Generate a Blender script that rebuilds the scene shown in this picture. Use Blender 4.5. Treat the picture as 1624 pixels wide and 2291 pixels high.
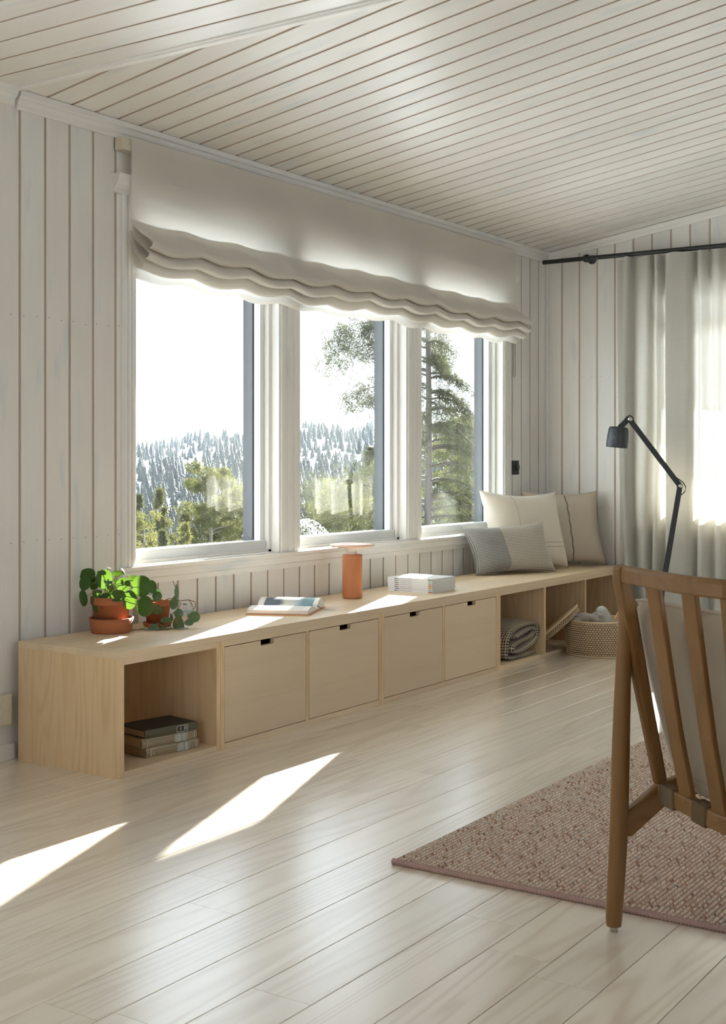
import bpy, bmesh, math, random
import numpy as np
from mathutils import Vector, Matrix
random.seed(7); RNG = np.random.default_rng(11)
for o in list(bpy.data.objects): bpy.data.objects.remove(o, do_unlink=True)
SC = bpy.context.scene; COL = SC.collection

# ------------------------------------------------------------ camera
CAM = Vector((-3.298, -3.828, 1.128))
FWD = Vector((0.83002, 0.55773, 0.0)); RGT = Vector((0.55773, -0.83002, 0.0)); UP = Vector((0, 0, 1))
FPX, HZN = 2874.5, 1032.4
cd = bpy.data.cameras.new('camera'); cam = bpy.data.objects.new('camera', cd); COL.objects.link(cam)
cam.location = CAM; cam.rotation_euler = FWD.to_track_quat('-Z', 'Y').to_euler()
cd.sensor_fit = 'HORIZONTAL'; cd.sensor_width = 36; cd.lens = FPX / 1624 * 36
cd.shift_y = -(1145.5 - HZN) / 1624; cd.clip_start = 0.05; cd.clip_end = 4000
SC.camera = cam
def at(px, py, d):
    """world point seen at a photo pixel, d metres in front of the camera"""
    return CAM + FWD * d + RGT * ((px - 812) / FPX * d) + UP * ((HZN - py) / FPX * d)
def plan(lat, d, z): 
    p = CAM + FWD * d + RGT * lat; return Vector((p.x, p.y, z))

# ------------------------------------------------------------ world, sun, exposure
w = bpy.data.worlds.new('sky'); SC.world = w; w.use_nodes = True
bg = w.node_tree.nodes['Background']; bg.inputs[0].default_value = (0.80, 0.89, 1.0, 1); bg.inputs[1].default_value = 1.0
sd = bpy.data.lights.new('sun', 'SUN'); sun = bpy.data.objects.new('sun', sd); COL.objects.link(sun)
SUN = Vector((0.941 * 0.934, 0.340 * 0.934, 0.357)).normalized()
sun.rotation_euler = SUN.to_track_quat('Z', 'Y').to_euler(); sun.location = (8, 6, 9)
sd.energy = 20.0; sd.angle = math.radians(0.6); sd.color = (1.0, 0.98, 0.94)
vs = SC.view_settings; vs.view_transform = 'Standard'; vs.look = 'None'; vs.gamma = 1.0; vs.use_curve_mapping = False
vs.exposure = 2.29
SC.cycles.use_denoising = True
SC.cycles.use_adaptive_sampling = True; SC.cycles.adaptive_threshold = .08
SC.cycles.max_bounces = 10; SC.cycles.diffuse_bounces = 6; SC.cycles.glossy_bounces = 4
SC.cycles.transmission_bounces = 8; SC.cycles.transparent_max_bounces = 16
SC.cycles.sample_clamp_indirect = 6.0

# ------------------------------------------------------------ mesh builder
class MB:
    def __init__(s): s.v = []; s.f = []; s.m = []; s.sm = []
    def add(s, vs_, fs, mi=0, smooth=False):
        b = len(s.v); s.v += [tuple(p) for p in vs_]
        for f in fs: s.f.append(tuple(b + i for i in f)); s.m.append(mi); s.sm.append(smooth)
    def box(s, x0, x1, y0, y1, z0, z1, mi=0):
        v = [(x, y, z) for z in (z0, z1) for y in (y0, y1) for x in (x0, x1)]
        s.add(v, [(0, 2, 3, 1), (4, 5, 7, 6), (0, 1, 5, 4), (2, 6, 7, 3), (0, 4, 6, 2), (1, 3, 7, 5)], mi); return s
    def obox(s, c, ax, ay, az, hx, hy, hz, mi=0):
        c, ax, ay, az = Vector(c), Vector(ax), Vector(ay), Vector(az)
        v = [c + ax * (hx * i) + ay * (hy * j) + az * (hz * k) for k in (-1, 1) for j in (-1, 1) for i in (-1, 1)]
        s.add(v, [(0, 2, 3, 1), (4, 5, 7, 6), (0, 1, 5, 4), (2, 6, 7, 3), (0, 4, 6, 2), (1, 3, 7, 5)], mi); return s
    def prism(s, poly, h0, h1, fn, mi=0, smooth=False, caps=True):
        """extrude 2d poly (ccw) between h0 and h1; fn(u,v,h)->xyz"""
        n = len(poly); v = [fn(a, b, h0) for a, b in poly] + [fn(a, b, h1) for a, b in poly]
        s.add(v, [(i, (i + 1) % n, n + (i + 1) % n, n + i) for i in range(n)], mi, smooth)
        if caps: s.add(v, [tuple(range(n))[::-1], tuple(range(n, 2 * n))], mi)
        return s
    def tube(s, path, rad, n=10, mi=0, caps=True, smooth=True, closed=False):
        P = [Vector(p) for p in path]; k = len(P)
        R = rad if isinstance(rad, (list, tuple)) else [rad] * k
        vv = []; ref = None
        for i in range(k):
            t = (P[(i + 1) % k] - P[i - 1]) if closed else (P[min(i + 1, k - 1)] - P[max(i - 1, 0)])
            t = t.normalized() if t.length > 1e-9 else Vector((0, 0, 1))
            if ref is None: ref = Vector((0, 0, 1)) if abs(t.z) < .9 else Vector((1, 0, 0))
            a = t.cross(ref).normalized(); b = t.cross(a).normalized(); ref = -b if False else ref
            for j in range(n):
                th = 2 * math.pi * j / n; vv.append(P[i] + (a * math.cos(th) + b * math.sin(th)) * R[i])
        fs = []
        for i in range(k if closed else k - 1):
            i2 = (i + 1) % k
            for j in range(n): fs.append((i * n + j, i * n + (j + 1) % n, i2 * n + (j + 1) % n, i2 * n + j))
        s.add(vv, fs, mi, smooth)
        if caps and not closed: s.add(vv, [tuple(range(n))[::-1], tuple((k - 1) * n + j for j in range(n))], mi)
        return s
    def lathe(s, prof, c=(0, 0, 0), n=32, mi=0, smooth=True, a=None, b=None, t=None):
        c = Vector(c); a = Vector(a or (1, 0, 0)); b = Vector(b or (0, 1, 0)); t = Vector(t or (0, 0, 1)); k = len(prof)
        vv = [c + (a * math.cos(2 * math.pi * j / n) + b * math.sin(2 * math.pi * j / n)) * r + t * h for r, h in prof for j in range(n)]
        s.add(vv, [(i * n + j, i * n + (j + 1) % n, (i + 1) * n + (j + 1) % n, (i + 1) * n + j) for i in range(k - 1) for j in range(n)], mi, smooth); return s
    def grid(s, fn, nu, nv, mi=0, smooth=True):
        vv = [fn(i / nu, j / nv) for j in range(nv + 1) for i in range(nu + 1)]
        s.add(vv, [(j * (nu + 1) + i, j * (nu + 1) + i + 1, (j + 1) * (nu + 1) + i + 1, (j + 1) * (nu + 1) + i) for j in range(nv) for i in range(nu)], mi, smooth); return s
    def mesh(s, name, mats):
        me = bpy.data.meshes.new(name); me.from_pydata(s.v, [], s.f); me.update()
        for m in (mats if isinstance(mats, (list, tuple)) else [mats]): me.materials.append(m)
        me.polygons.foreach_set('material_index', s.m); me.polygons.foreach_set('use_smooth', s.sm); me.update(); return me
    def build(s, name, mats, parent=None, bevel=0, **tags):
        return obj(name, s.mesh(name, mats), parent, bevel, **tags)
def obj(name, data, parent=None, bevel=0, loc=None, **tags):
    o = bpy.data.objects.new(name, data); COL.objects.link(o)
    if parent: o.parent = parent
    if loc is not None: o.location = loc
    if bevel:
        b = o.modifiers.new('bevel', 'BEVEL'); b.width = bevel; b.segments = 2; b.limit_method = 'ANGLE'; b.angle_limit = math.radians(40)
    for k, v in tags.items(): o[k] = v
    return o
def thing(name, label, category, group=None):
    o = obj(name, None); o['label'] = label; o['category'] = category; o.empty_display_size = .05
    if group: o['group'] = group
    return o
def structure(name): return obj(name, None, kind='structure')
def solid(o, t, off=0):
    m = o.modifiers.new('solid', 'SOLIDIFY'); m.thickness = t; m.offset = off; return o
def fast_mesh(name, V, F, mats, cols=None, smooth=False, mi=None):
    """numpy mesh; F is (n,3) or (n,4)"""
    me = bpy.data.meshes.new(name); V = np.asarray(V, np.float32); F = np.asarray(F, np.int32); k = F.shape[1]
    me.vertices.add(len(V)); me.vertices.foreach_set('co', V.ravel())
    me.loops.add(F.size); me.loops.foreach_set('vertex_index', F.ravel())
    me.polygons.add(len(F)); me.polygons.foreach_set('loop_start', np.arange(0, F.size, k, dtype=np.int32))
    me.polygons.foreach_set('loop_total', np.full(len(F), k, np.int32))
    if smooth: me.polygons.foreach_set('use_smooth', np.ones(len(F), bool))
    for m in (mats if isinstance(mats, (list, tuple)) else [mats]): me.materials.append(m)
    if mi is not None: me.polygons.foreach_set('material_index', np.asarray(mi, np.int32))
    me.update(calc_edges=True); me.validate()
    if cols is not None:
        a = me.color_attributes.new('Col', 'FLOAT_COLOR', 'POINT'); a.data.foreach_set('color', np.asarray(cols, np.float32).ravel())
    return me

# ------------------------------------------------------------ materials
def nmat(name):
    m = bpy.data.materials.new(name); m.use_nodes = True; nt = m.node_tree
    return m, nt, nt.nodes['Principled BSDF']
def nd(nt, typ, ins=None, **props):
    n = nt.nodes.new(typ)
    for k, v in props.items(): setattr(n, k, v)
    for k, v in (ins or {}).items():
        if hasattr(v, 'is_output'): nt.links.new(v, n.inputs[k])
        else: n.inputs[k].default_value = v
    return n
def mth(nt, op, a, b=None, clamp=False):
    ins = {0: a}
    if b is not None: ins[1] = b
    return nd(nt, 'ShaderNodeMath', ins, operation=op, use_clamp=clamp).outputs[0]
def mix(nt, f, a, b, typ='MIX'):
    n = nt.nodes.new('ShaderNodeMix'); n.data_type = 'RGBA'; n.blend_type = typ
    for i, v in ((0, f), (6, a), (7, b)):
        if hasattr(v, 'is_output'): nt.links.new(v, n.inputs[i])
        else: n.inputs[i].default_value = v if i == 0 else (*v, 1) if len(v) == 3 else v
    return n.outputs[2]
def ramp(nt, f, stops):
    n = nd(nt, 'ShaderNodeValToRGB', {0: f}); e = n.color_ramp.elements
    while len(e) < len(stops): e.new(.5)
    for el, (p, c) in zip(e, stops): el.position = p; el.color = (*c, 1) if len(c) == 3 else c
    return n.outputs[0]
def coords(nt, scale, rnd=37.0, kind='Object'):
    tc = nd(nt, 'ShaderNodeTexCoord').outputs[kind]; oi = nd(nt, 'ShaderNodeObjectInfo').outputs['Random']
    r = mth(nt, 'MULTIPLY', oi, rnd)
    off = nd(nt, 'ShaderNodeCombineXYZ', {0: r, 1: mth(nt, 'MULTIPLY', r, 1.7), 2: mth(nt, 'MULTIPLY', r, 2.3)}).outputs[0]
    v = nd(nt, 'ShaderNodeVectorMath', {0: tc, 1: off}, operation='ADD').outputs[0]
    def sc(s): return nd(nt, 'ShaderNodeVectorMath', {0: v, 1: s}, operation='MULTIPLY').outputs[0]
    return (sc(scale) if scale else v), sc, oi
AX = {'X': (1, 0, 0), 'Y': (0, 1, 0), 'Z': (0, 0, 1)}
def along(axis, a, b): return tuple(a if t else b for t in AX[axis])
def plain(name, col, rough=.6, metal=0, spec=.5, bump=0, bscale=200, sheen=0):
    m, nt, b = nmat(name); b.inputs['Base Color'].default_value = (*col, 1); b.inputs['Roughness'].default_value = rough
    b.inputs['Metallic'].default_value = metal; b.inputs['Specular IOR Level'].default_value = spec
    v, sc, oi = coords(nt, (bscale,) * 3)
    n = nd(nt, 'ShaderNodeTexNoise', {'Vector': v, 'Scale': 1.0, 'Detail': 3.0}).outputs[0]
    c = mix(nt, n, tuple(x * .93 for x in col), tuple(min(1, x * 1.06) for x in col)); nt.links.new(c, b.inputs['Base Color'])
    if bump:
        bp = nd(nt, 'ShaderNodeBump', {'Height': n, 'Strength': bump, 'Distance': .002}); nt.links.new(bp.outputs[0], b.inputs['Normal'])
    if sheen: b.inputs['Sheen Weight'].default_value = sheen
    return m
def wood(name, light, dark, axis='X', rough=.5, ring=.55, fine=.3, freq=5.5, rings=26, spec=.4, vary=.10, al=.55):
    m, nt, b = nmat(name); v, sc, oi = coords(nt, None)
    n1 = nd(nt, 'ShaderNodeTexNoise', {'Vector': sc(along(axis, al, freq)), 'Scale': 1.0, 'Detail': 1.5, 'Roughness': .45, 'Distortion': .25}).outputs[0]
    s1 = mth(nt, 'SINE', mth(nt, 'MULTIPLY', n1, float(rings * 6.28 / 3)))
    rg = mth(nt, 'POWER', mth(nt, 'ADD', mth(nt, 'MULTIPLY', s1, .5), .5, True), 2.4)
    n2 = nd(nt, 'ShaderNodeTexNoise', {'Vector': sc(along(axis, 5.0, 260.0)), 'Scale': 1.0, 'Detail': 3.0}).outputs[0]
    n3 = nd(nt, 'ShaderNodeTexNoise', {'Vector': sc(along(axis, .8, 6.0)), 'Scale': 1.0, 'Detail': 2.0}).outputs[0]
    f = mth(nt, 'ADD', mth(nt, 'MULTIPLY', mth(nt, 'MULTIPLY', rg, n3), ring * 1.6), mth(nt, 'MULTIPLY', mth(nt, 'SUBTRACT', n2, .35), fine), True)
    c = mix(nt, f, light, dark)
    hv = nd(nt, 'ShaderNodeHueSaturation', {'Color': c, 'Value': mth(nt, 'ADD', mth(nt, 'MULTIPLY', oi, vary), 1 - vary * .55), 'Saturation': 1.0}).outputs[0]
    nt.links.new(hv, b.inputs['Base Color']); b.inputs['Specular IOR Level'].default_value = spec
    rr = mth(nt, 'ADD', mth(nt, 'MULTIPLY', n2, .12), rough - .06); nt.links.new(rr, b.inputs['Roughness'])
    bp = nd(nt, 'ShaderNodeBump', {'Height': f, 'Strength': .12, 'Distance': .001}); nt.links.new(bp.outputs[0], b.inputs['Normal'])
    return m
def whitewash(name, axis='X', base=(.755, .735, .695), warm=(.68, .625, .56), cool=(.60, .63, .635), rough=.36, spec=.5):
    m, nt, b = nmat(name); v, sc, oi = coords(nt, None)
    n1 = nd(nt, 'ShaderNodeTexNoise', {'Vector': sc(along(axis, .9, 5.0)), 'Scale': 1.0, 'Detail': 3.0}).outputs[0]
    n2 = nd(nt, 'ShaderNodeTexNoise', {'Vector': sc(along(axis, 2.5, 130.0)), 'Scale': 1.0, 'Detail': 3.0}).outputs[0]
    n3 = nd(nt, 'ShaderNodeTexNoise', {'Vector': sc(along(axis, 3.0, 14.0)), 'Scale': 1.0, 'Detail': 2.0}).outputs[0]
    k = ramp(nt, n3, [(.60, (0, 0, 0)), (.74, (1, 1, 1))])
    c = mix(nt, mth(nt, 'MULTIPLY', ramp(nt, n1, [(.40, (0, 0, 0)), (.75, (1, 1, 1))]), .40), base, warm)
    c = mix(nt, mth(nt, 'MULTIPLY', mth(nt, 'SUBTRACT', n2, .42), .8, True), c, warm)
    c = mix(nt, mth(nt, 'MULTIPLY', k, .75), c, cool)
    hv = nd(nt, 'ShaderNodeHueSaturation', {'Color': c, 'Value': mth(nt, 'ADD', mth(nt, 'MULTIPLY', oi, .09), .95)}).outputs[0]
    nt.links.new(hv, b.inputs['Base Color']); b.inputs['Roughness'].default_value = rough; b.inputs['Specular IOR Level'].default_value = spec
    bp = nd(nt, 'ShaderNodeBump', {'Height': n2, 'Strength': .10, 'Distance': .001}); nt.links.new(bp.outputs[0], b.inputs['Normal'])
    return m
def cloth(name, col, trans=.4, clear=0.0, wx=900, wz=900, slub=.5, dark=.82, axes=(1, 2), tcol=None):
    """linen: diffuse + translucent, optionally an open weave; axes = the two object axes of the weave"""
    m, nt, b = nmat(name); nt.nodes.remove(b); out = nt.nodes['Material Output']; v, sc, oi = coords(nt, None, 3.0)
    s1 = [4.0] * 3; s1[axes[0]] = 7.0; s1[axes[1]] = 260.0; s2 = [4.0] * 3; s2[axes[0]] = 260.0; s2[axes[1]] = 7.0
    h1 = nd(nt, 'ShaderNodeTexNoise', {'Vector': sc(tuple(s1)), 'Scale': 1.0, 'Detail': 3.0}).outputs[0]
    h2 = nd(nt, 'ShaderNodeTexNoise', {'Vector': sc(tuple(s2)), 'Scale': 1.0, 'Detail': 3.0}).outputs[0]
    h = mth(nt, 'MULTIPLY', mth(nt, 'ADD', h1, h2), .5)
    k = ramp(nt, h, [(.36, (0, 0, 0)), (.64, (1, 1, 1))])
    c = mix(nt, mth(nt, 'MULTIPLY', k, slub), col, tuple(x * dark for x in col))
    d = nd(nt, 'ShaderNodeBsdfDiffuse', {'Color': c, 'Roughness': .8})
    bp = nd(nt, 'ShaderNodeBump', {'Height': h, 'Strength': .25, 'Distance': .001}); nt.links.new(bp.outputs[0], d.inputs['Normal'])
    t = nd(nt, 'ShaderNodeBsdfTranslucent', {'Color': mix(nt, .5, c, tcol or col)})
    mx = nd(nt, 'ShaderNodeMixShader', {0: trans, 1: d.outputs[0], 2: t.outputs[0]})
    if clear:
        tr = nd(nt, 'ShaderNodeBsdfTransparent', {'Color': (1, 1, 1, 1)})
        f = mth(nt, 'MULTIPLY', mth(nt, 'SUBTRACT', 1.25, k), clear, True)
        mx = nd(nt, 'ShaderNodeMixShader', {0: f, 1: mx.outputs[0], 2: tr.outputs[0]})
    nt.links.new(mx.outputs[0], out.inputs[0]); return m
def uvweave(name, ca, cb, ku, kv, split=None, cc=None, cd=None, sharp=3.0, stripes=(), diag=False, bump=.5):
    """woven cloth in uv metres: thread dots of cb on ca; beyond u>split the pair cc, cd; stripes=[(axis,pos,halfwidth,colour)]"""
    m, nt, b = nmat(name); uv = nd(nt, 'ShaderNodeUVMap').outputs[0]; sp = nd(nt, 'ShaderNodeSeparateXYZ', {0: uv}); u, v = sp.outputs[0], sp.outputs[1]
    n = nd(nt, 'ShaderNodeTexNoise', {'Vector': uv, 'Scale': 60.0, 'Detail': 2.0}).outputs[0]
    u2 = mth(nt, 'ADD', u, mth(nt, 'MULTIPLY', n, .0022)); v2 = mth(nt, 'ADD', v, mth(nt, 'MULTIPLY', n, .0022))
    if diag: u2, v2 = mth(nt, 'ADD', u2, v2), mth(nt, 'SUBTRACT', u2, v2)
    su = mth(nt, 'SINE', mth(nt, 'MULTIPLY', u2, ku * 6.2832)); sv = mth(nt, 'SINE', mth(nt, 'MULTIPLY', v2, kv * 6.2832))
    p = mth(nt, 'MULTIPLY', mth(nt, 'ADD', mth(nt, 'MULTIPLY', su, .5), .5), mth(nt, 'ADD', mth(nt, 'MULTIPLY', sv, .5), .5))
    p = mth(nt, 'MULTIPLY', p, sharp, True)
    c = mix(nt, p, ca, cb)
    if split is not None:
        c2 = mix(nt, p, cc, cd); c = mix(nt, mth(nt, 'GREATER_THAN', u, split), c, c2)
    for ax, pos, hw, colr in stripes:
        q = u if ax == 'u' else v
        f = mth(nt, 'LESS_THAN', mth(nt, 'ABSOLUTE', mth(nt, 'SUBTRACT', q, pos)), hw); c = mix(nt, mth(nt, 'MULTIPLY', f, .8), c, colr)
    c = mix(nt, mth(nt, 'MULTIPLY', n, .25), c, tuple(x * .75 for x in ca))
    nt.links.new(c, b.inputs['Base Color']); b.inputs['Roughness'].default_value = .9; b.inputs['Specular IOR Level'].default_value = .1
    b.inputs['Sheen Weight'].default_value = .15
    bp = nd(nt, 'ShaderNodeBump', {'Height': p, 'Strength': bump, 'Distance': .0015}); nt.links.new(bp.outputs[0], b.inputs['Normal'])
    return m
def leafmat(name, col, vein, gloss=.35, trans=.35, tcol=None):
    m, nt, b = nmat(name); out = nt.nodes['Material Output']; v, sc, oi = coords(nt, (40,) * 3)
    n = nd(nt, 'ShaderNodeTexNoise', {'Vector': v, 'Scale': 1.0, 'Detail': 2.0}).outputs[0]
    c = mix(nt, n, col, vein)
    nt.links.new(c, b.inputs['Base Color']); b.inputs['Roughness'].default_value = gloss; b.inputs['Specular IOR Level'].default_value = .4
    t = nd(nt, 'ShaderNodeBsdfTranslucent', {'Color': (*(tcol or tuple(min(1, x * 3) for x in col)), 1)})
    mx = nd(nt, 'ShaderNodeMixShader', {0: trans, 1: b.outputs[0], 2: t.outputs[0]}); nt.links.new(mx.outputs[0], out.inputs[0]); return m
def glassmat(name):
    m, nt, b = nmat(name); nt.nodes.remove(b); out = nt.nodes['Material Output']
    ge = nd(nt, 'ShaderNodeNewGeometry')
    ct = mth(nt, 'ABSOLUTE', nd(nt, 'ShaderNodeVectorMath', {0: ge.outputs['Normal'], 1: ge.outputs['Incoming']}, operation='DOT_PRODUCT').outputs['Value'])
    f = mth(nt, 'ADD', mth(nt, 'MULTIPLY', mth(nt, 'POWER', mth(nt, 'SUBTRACT', 1.0, ct, True), 5.0), .92), .075, True)
    g = nd(nt, 'ShaderNodeBsdfGlossy', {'Color': (1, 1, 1, 1), 'Roughness': 0.0}); t = nd(nt, 'ShaderNodeBsdfTransparent', {'Color': (.93, .95, .94, 1)})
    mx = nd(nt, 'ShaderNodeMixShader', {0: f, 1: t.outputs[0], 2: g.outputs[0]}); nt.links.new(mx.outputs[0], out.inputs[0]); return m
def attrmat(name, rough=.9, bump=0, vary=.3):
    m, nt, b = nmat(name); a = nd(nt, 'ShaderNodeVertexColor', layer_name='Col').outputs[0]
    v, sc, oi = coords(nt, (300,) * 3); n = nd(nt, 'ShaderNodeTexNoise', {'Vector': v, 'Scale': 1.0, 'Detail': 2.0}).outputs[0]
    c = mix(nt, mth(nt, 'MULTIPLY', n, vary), a, (.1, .07, .05)); nt.links.new(c, b.inputs['Base Color'])
    b.inputs['Roughness'].default_value = rough; b.inputs['Specular IOR Level'].default_value = .15; return m
ASH_L, ASH_D = (.68, .54, .37), (.50, .36, .21)
M = {}
M['ww'] = whitewash('whitewashed_pine'); M['groove'] = plain('bare_pine_groove', (.47, .385, .305), .7)
M['wwx'] = whitewash('whitewashed_trim_x', 'X', base=(.77, .755, .72), rough=.45); M['wwz'] = whitewash('whitewashed_trim_z', 'Z', base=(.77, .755, .72), rough=.45)
M['wwy'] = whitewash('whitewashed_trim_y', 'Y', base=(.77, .755, .72), rough=.45)
M['floor'] = wood('pale_ash_floor', (.75, .665, .55), (.53, .42, .30), 'X', .32, ring=.50, fine=.35, freq=7.0, rings=34, vary=.12, spec=.55, al=.45)
fb = M['floor'].node_tree.nodes['Principled BSDF']; fb.inputs['Coat Weight'].default_value = .7; fb.inputs['Coat Roughness'].default_value = .22
M['ashx'] = wood('pale_ash_x', ASH_L, ASH_D, 'X', .5, ring=.14, fine=.34, freq=9, rings=10, al=.3)
M['ashz'] = wood('pale_ash_z', (.70, .515, .31), (.52, .34, .17), 'Z', .5, ring=.42, fine=.36, freq=9, rings=26, al=.9)
M['ashy'] = wood('pale_ash_y', ASH_L, ASH_D, 'Y', .5, ring=.14, fine=.34, freq=9, rings=10, al=.3)
M['oak'] = wood('oiled_oak', (.215, .105, .030), (.13, .06, .015), 'Z', .45, ring=.4, fine=.5, freq=9, rings=18, vary=.05)
M['oakx'] = wood('oiled_oak_rail', (.215, .105, .030), (.13, .06, .015), 'X', .45, ring=.4, fine=.5, freq=9, rings=18, vary=.05)
M['glass'] = glassmat('window_glass')
M['clad'] = plain('dark_grey_cladding', (.024, .029, .034), .45)
M['sash'] = plain('white_sash_paint', (.74, .75, .74), .4)
M['plaster'] = plain('outer_wall', (.30, .26, .22), .8)
M['backing'] = plain('backing_board', (.45, .40, .34), .8)
M['black'] = plain('matt_black_metal', (.018, .018, .019), .45)
M['steel'] = plain('brushed_steel', (.6, .58, .54), .3, metal=1)
M['white'] = plain('white_plastic', (.80, .79, .76), .35)
M['curtain'] = cloth('sheer_linen_curtain', (.70, .68, .62), trans=.31, clear=.03, axes=(1, 2), slub=.55, dark=.80)
M['blind'] = cloth('oat_linen_blind', (.80, .76, .69), trans=.34, clear=.06, axes=(0, 2), slub=.5, dark=.84)
M['terracotta'] = plain('terracotta', (.36, .115, .042), .75, bump=.15, bscale=90)
M['clay'] = plain('apricot_clay', (.42, .155, .06), .6, bump=.08, bscale=150)
M['pinkdisc'] = plain('pale_pink_enamel', (.72, .48, .38), .45)
M['neck'] = plain('frosted_white_neck', (.78, .76, .70), .35)
M['soil'] = plain('dark_soil', (.035, .025, .018), .95, bump=.6, bscale=120)
M['leaf'] = leafmat('pilea_leaf', (.024, .075, .012), (.042, .11, .02), .3, .26, (.11, .20, .018))
M['leaf2'] = leafmat('peperomia_leaf', (.05, .095, .045), (.12, .17, .10), .4, .18, (.14, .30, .06))
M['stem'] = plain('leaf_stem', (.16, .19, .06), .6); M['vine'] = plain('brown_green_vine', (.14, .13, .05), .6)
M['paper'] = plain('book_paper', (.78, .73, .66), .7); M['paperwarm'] = plain('aged_paper_edge', (.46, .33, .20), .8)
M['orange'] = plain('orange_book_cover', (.70, .33, .14), .55); M['ribbon'] = plain('dark_ribbon', (.03, .035, .04), .6)
M['magw'] = plain('white_magazine_cover', (.76, .77, .79), .3, spec=.5); M['magp'] = plain('magazine_pages', (.70, .68, .64), .6)
M['ink'] = plain('black_ink', (.03, .03, .03), .6)
M['bookdark'] = plain('dark_green_cloth', (.035, .035, .022), .7); M['bookolive'] = plain('olive_spine', (.09, .085, .05), .6)
M['booktan'] = plain('tan_cloth', (.30, .23, .14), .6); M['booksil'] = plain('silver_label', (.42, .42, .38), .5); M['gilt'] = plain('pale_gilt_line', (.62, .58, .46), .4)
M['linen'] = plain('natural_linen_cushion', (.36, .285, .195), .95, bump=.5, bscale=500, sheen=.3)
M['jute'] = plain('jute_webbing', (.12, .073, .030), .9, bump=.6, bscale=260)
M['rugbase'] = plain('rug_ground', (.22, .13, .09), .95); M['rugbind'] = plain('dusty_rose_binding', (.42, .275, .235), .9, bump=.3, bscale=500)
M['rug'] = attrmat('woven_rug_yarn')
M['wicker'] = plain('split_bamboo', (.60, .46, .28), .55, bscale=60); M['wickerdk'] = plain('basket_gaps', (.17, .10, .05), .85)
M['wool'] = plain('grey_wool', (.33, .29, .25), .95, bump=.9, bscale=420, sheen=.4); M['yarn'] = plain('pale_grey_yarn', (.50, .49, .45), .9, bump=.7, bscale=500, sheen=.3)
M['bamboo'] = plain('bamboo_needle', (.66, .42, .19), .45)
M['cream'] = plain('cream_plastic', (.60, .55, .43), .4); M['creamdk'] = plain('socket_well', (.36, .33, .22), .5)
M['snow'] = plain('snow', (.86, .88, .92), .8, bump=.4, bscale=.6)
M['bark'] = plain('grey_bark', (.075, .068, .062), .9, bump=.8, bscale=14)
M['cabinwall'] = plain('dark_cabin_boards', (.06, .055, .05), .8)

# ------------------------------------------------------------ room shell
XR, XL, YB, H0, SL = 4.635, -6.0, -7.0, 2.535, 0.152     # right wall, left wall, back wall, eave height, roof slope
_bm = {}
def board_mesh(L, p=.1275, lip=.0115, dep=.0042):
    k = (round(L, 3), p, lip)
    if k not in _bm:
        f = p - lip; c = .0015
        prof = [(0, -c), (c, 0), (f - c, 0), (f, -c), (f, -dep), (p, -dep), (p, -.014), (0, -.014)]
        b = MB(); n = len(prof); v = [(0, y, z) for y, z in prof] + [(L, y, z) for y, z in prof]
        b.add(v, [(i, n + i, n + (i + 1) % n, (i + 1) % n) for i in range(n)])
        for i in (3, 4): b.m[i] = 1
        b.add(v, [tuple(range(n)), tuple(range(n, 2 * n))[::-1]])
        me = b.mesh('board', [M['ww'], M['groove']]); _bm[k] = me
    return _bm[k]
def put(me, parent, org, xd, yd, zd, name='board'):
    o = obj(name, me, parent); m = Matrix((Vector(xd), Vector(yd), Vector(zd))).transposed().to_4x4(); m.translation = Vector(org); o.matrix_world = m; return o
# floor
floor = MB().box(XL, XR, YB, 0.2, -.12, -.0125).build('floor', M['groove'], kind='structure')
ROWJ = {(-2.409): -.505, (-1.781): -.82, (-2.252): -1.146, (-2.723): -.754}
_pm = {}
def plank_mesh(L):
    L = round(L, 3)
    if L not in _pm:
        w = .157; g = .0006; c = .0011; e = .0005
        prof = [(g, -.012), (w - g, -.012), (w - g, -c), (w - g - c, 0), (g + c, 0), (g, -c)]
        n = len(prof); b = MB(); v = [(e, y, z) for y, z in prof] + [(L - e, y, z) for y, z in prof]
        b.add(v, [(i, (i + 1) % n, n + (i + 1) % n, n + i) for i in range(n)]); b.add(v, [tuple(range(n))[::-1], tuple(range(n, 2 * n))])
        _pm[L] = b.mesh('plank', [M['floor']])
    return _pm[L]
for k in range(-8, 20):
    y0 = -1.31 - .157 * k
    if y0 > -.157: continue
    PL = 2.2; j = ROWJ.get(round(y0 - .157 + .157, 3), None)
    for key, jx in ROWJ.items():
        if abs(y0 - key) < .02: j = jx
    if j is None: j = random.uniform(-1.6, .6)
    xs = sorted({round(j + PL * i, 3) for i in range(-4, 4)}); xs = [x for x in xs if XL < x < XR]
    ed = [XL] + xs + [XR]
    for a, b_ in zip(ed[:-1], ed[1:]):
        if b_ - a > .05: obj('plank', plank_mesh(b_ - a), floor, loc=(a, y0, 0))
MB().box(XL, XR, -.0535, 0, -.012, 0).build('plank', M['floor'], floor)
MB().box(XL, XR, YB, -1.31 - .157 * 19, -.012, 0).build('far_boards', M['floor'], floor)
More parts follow.
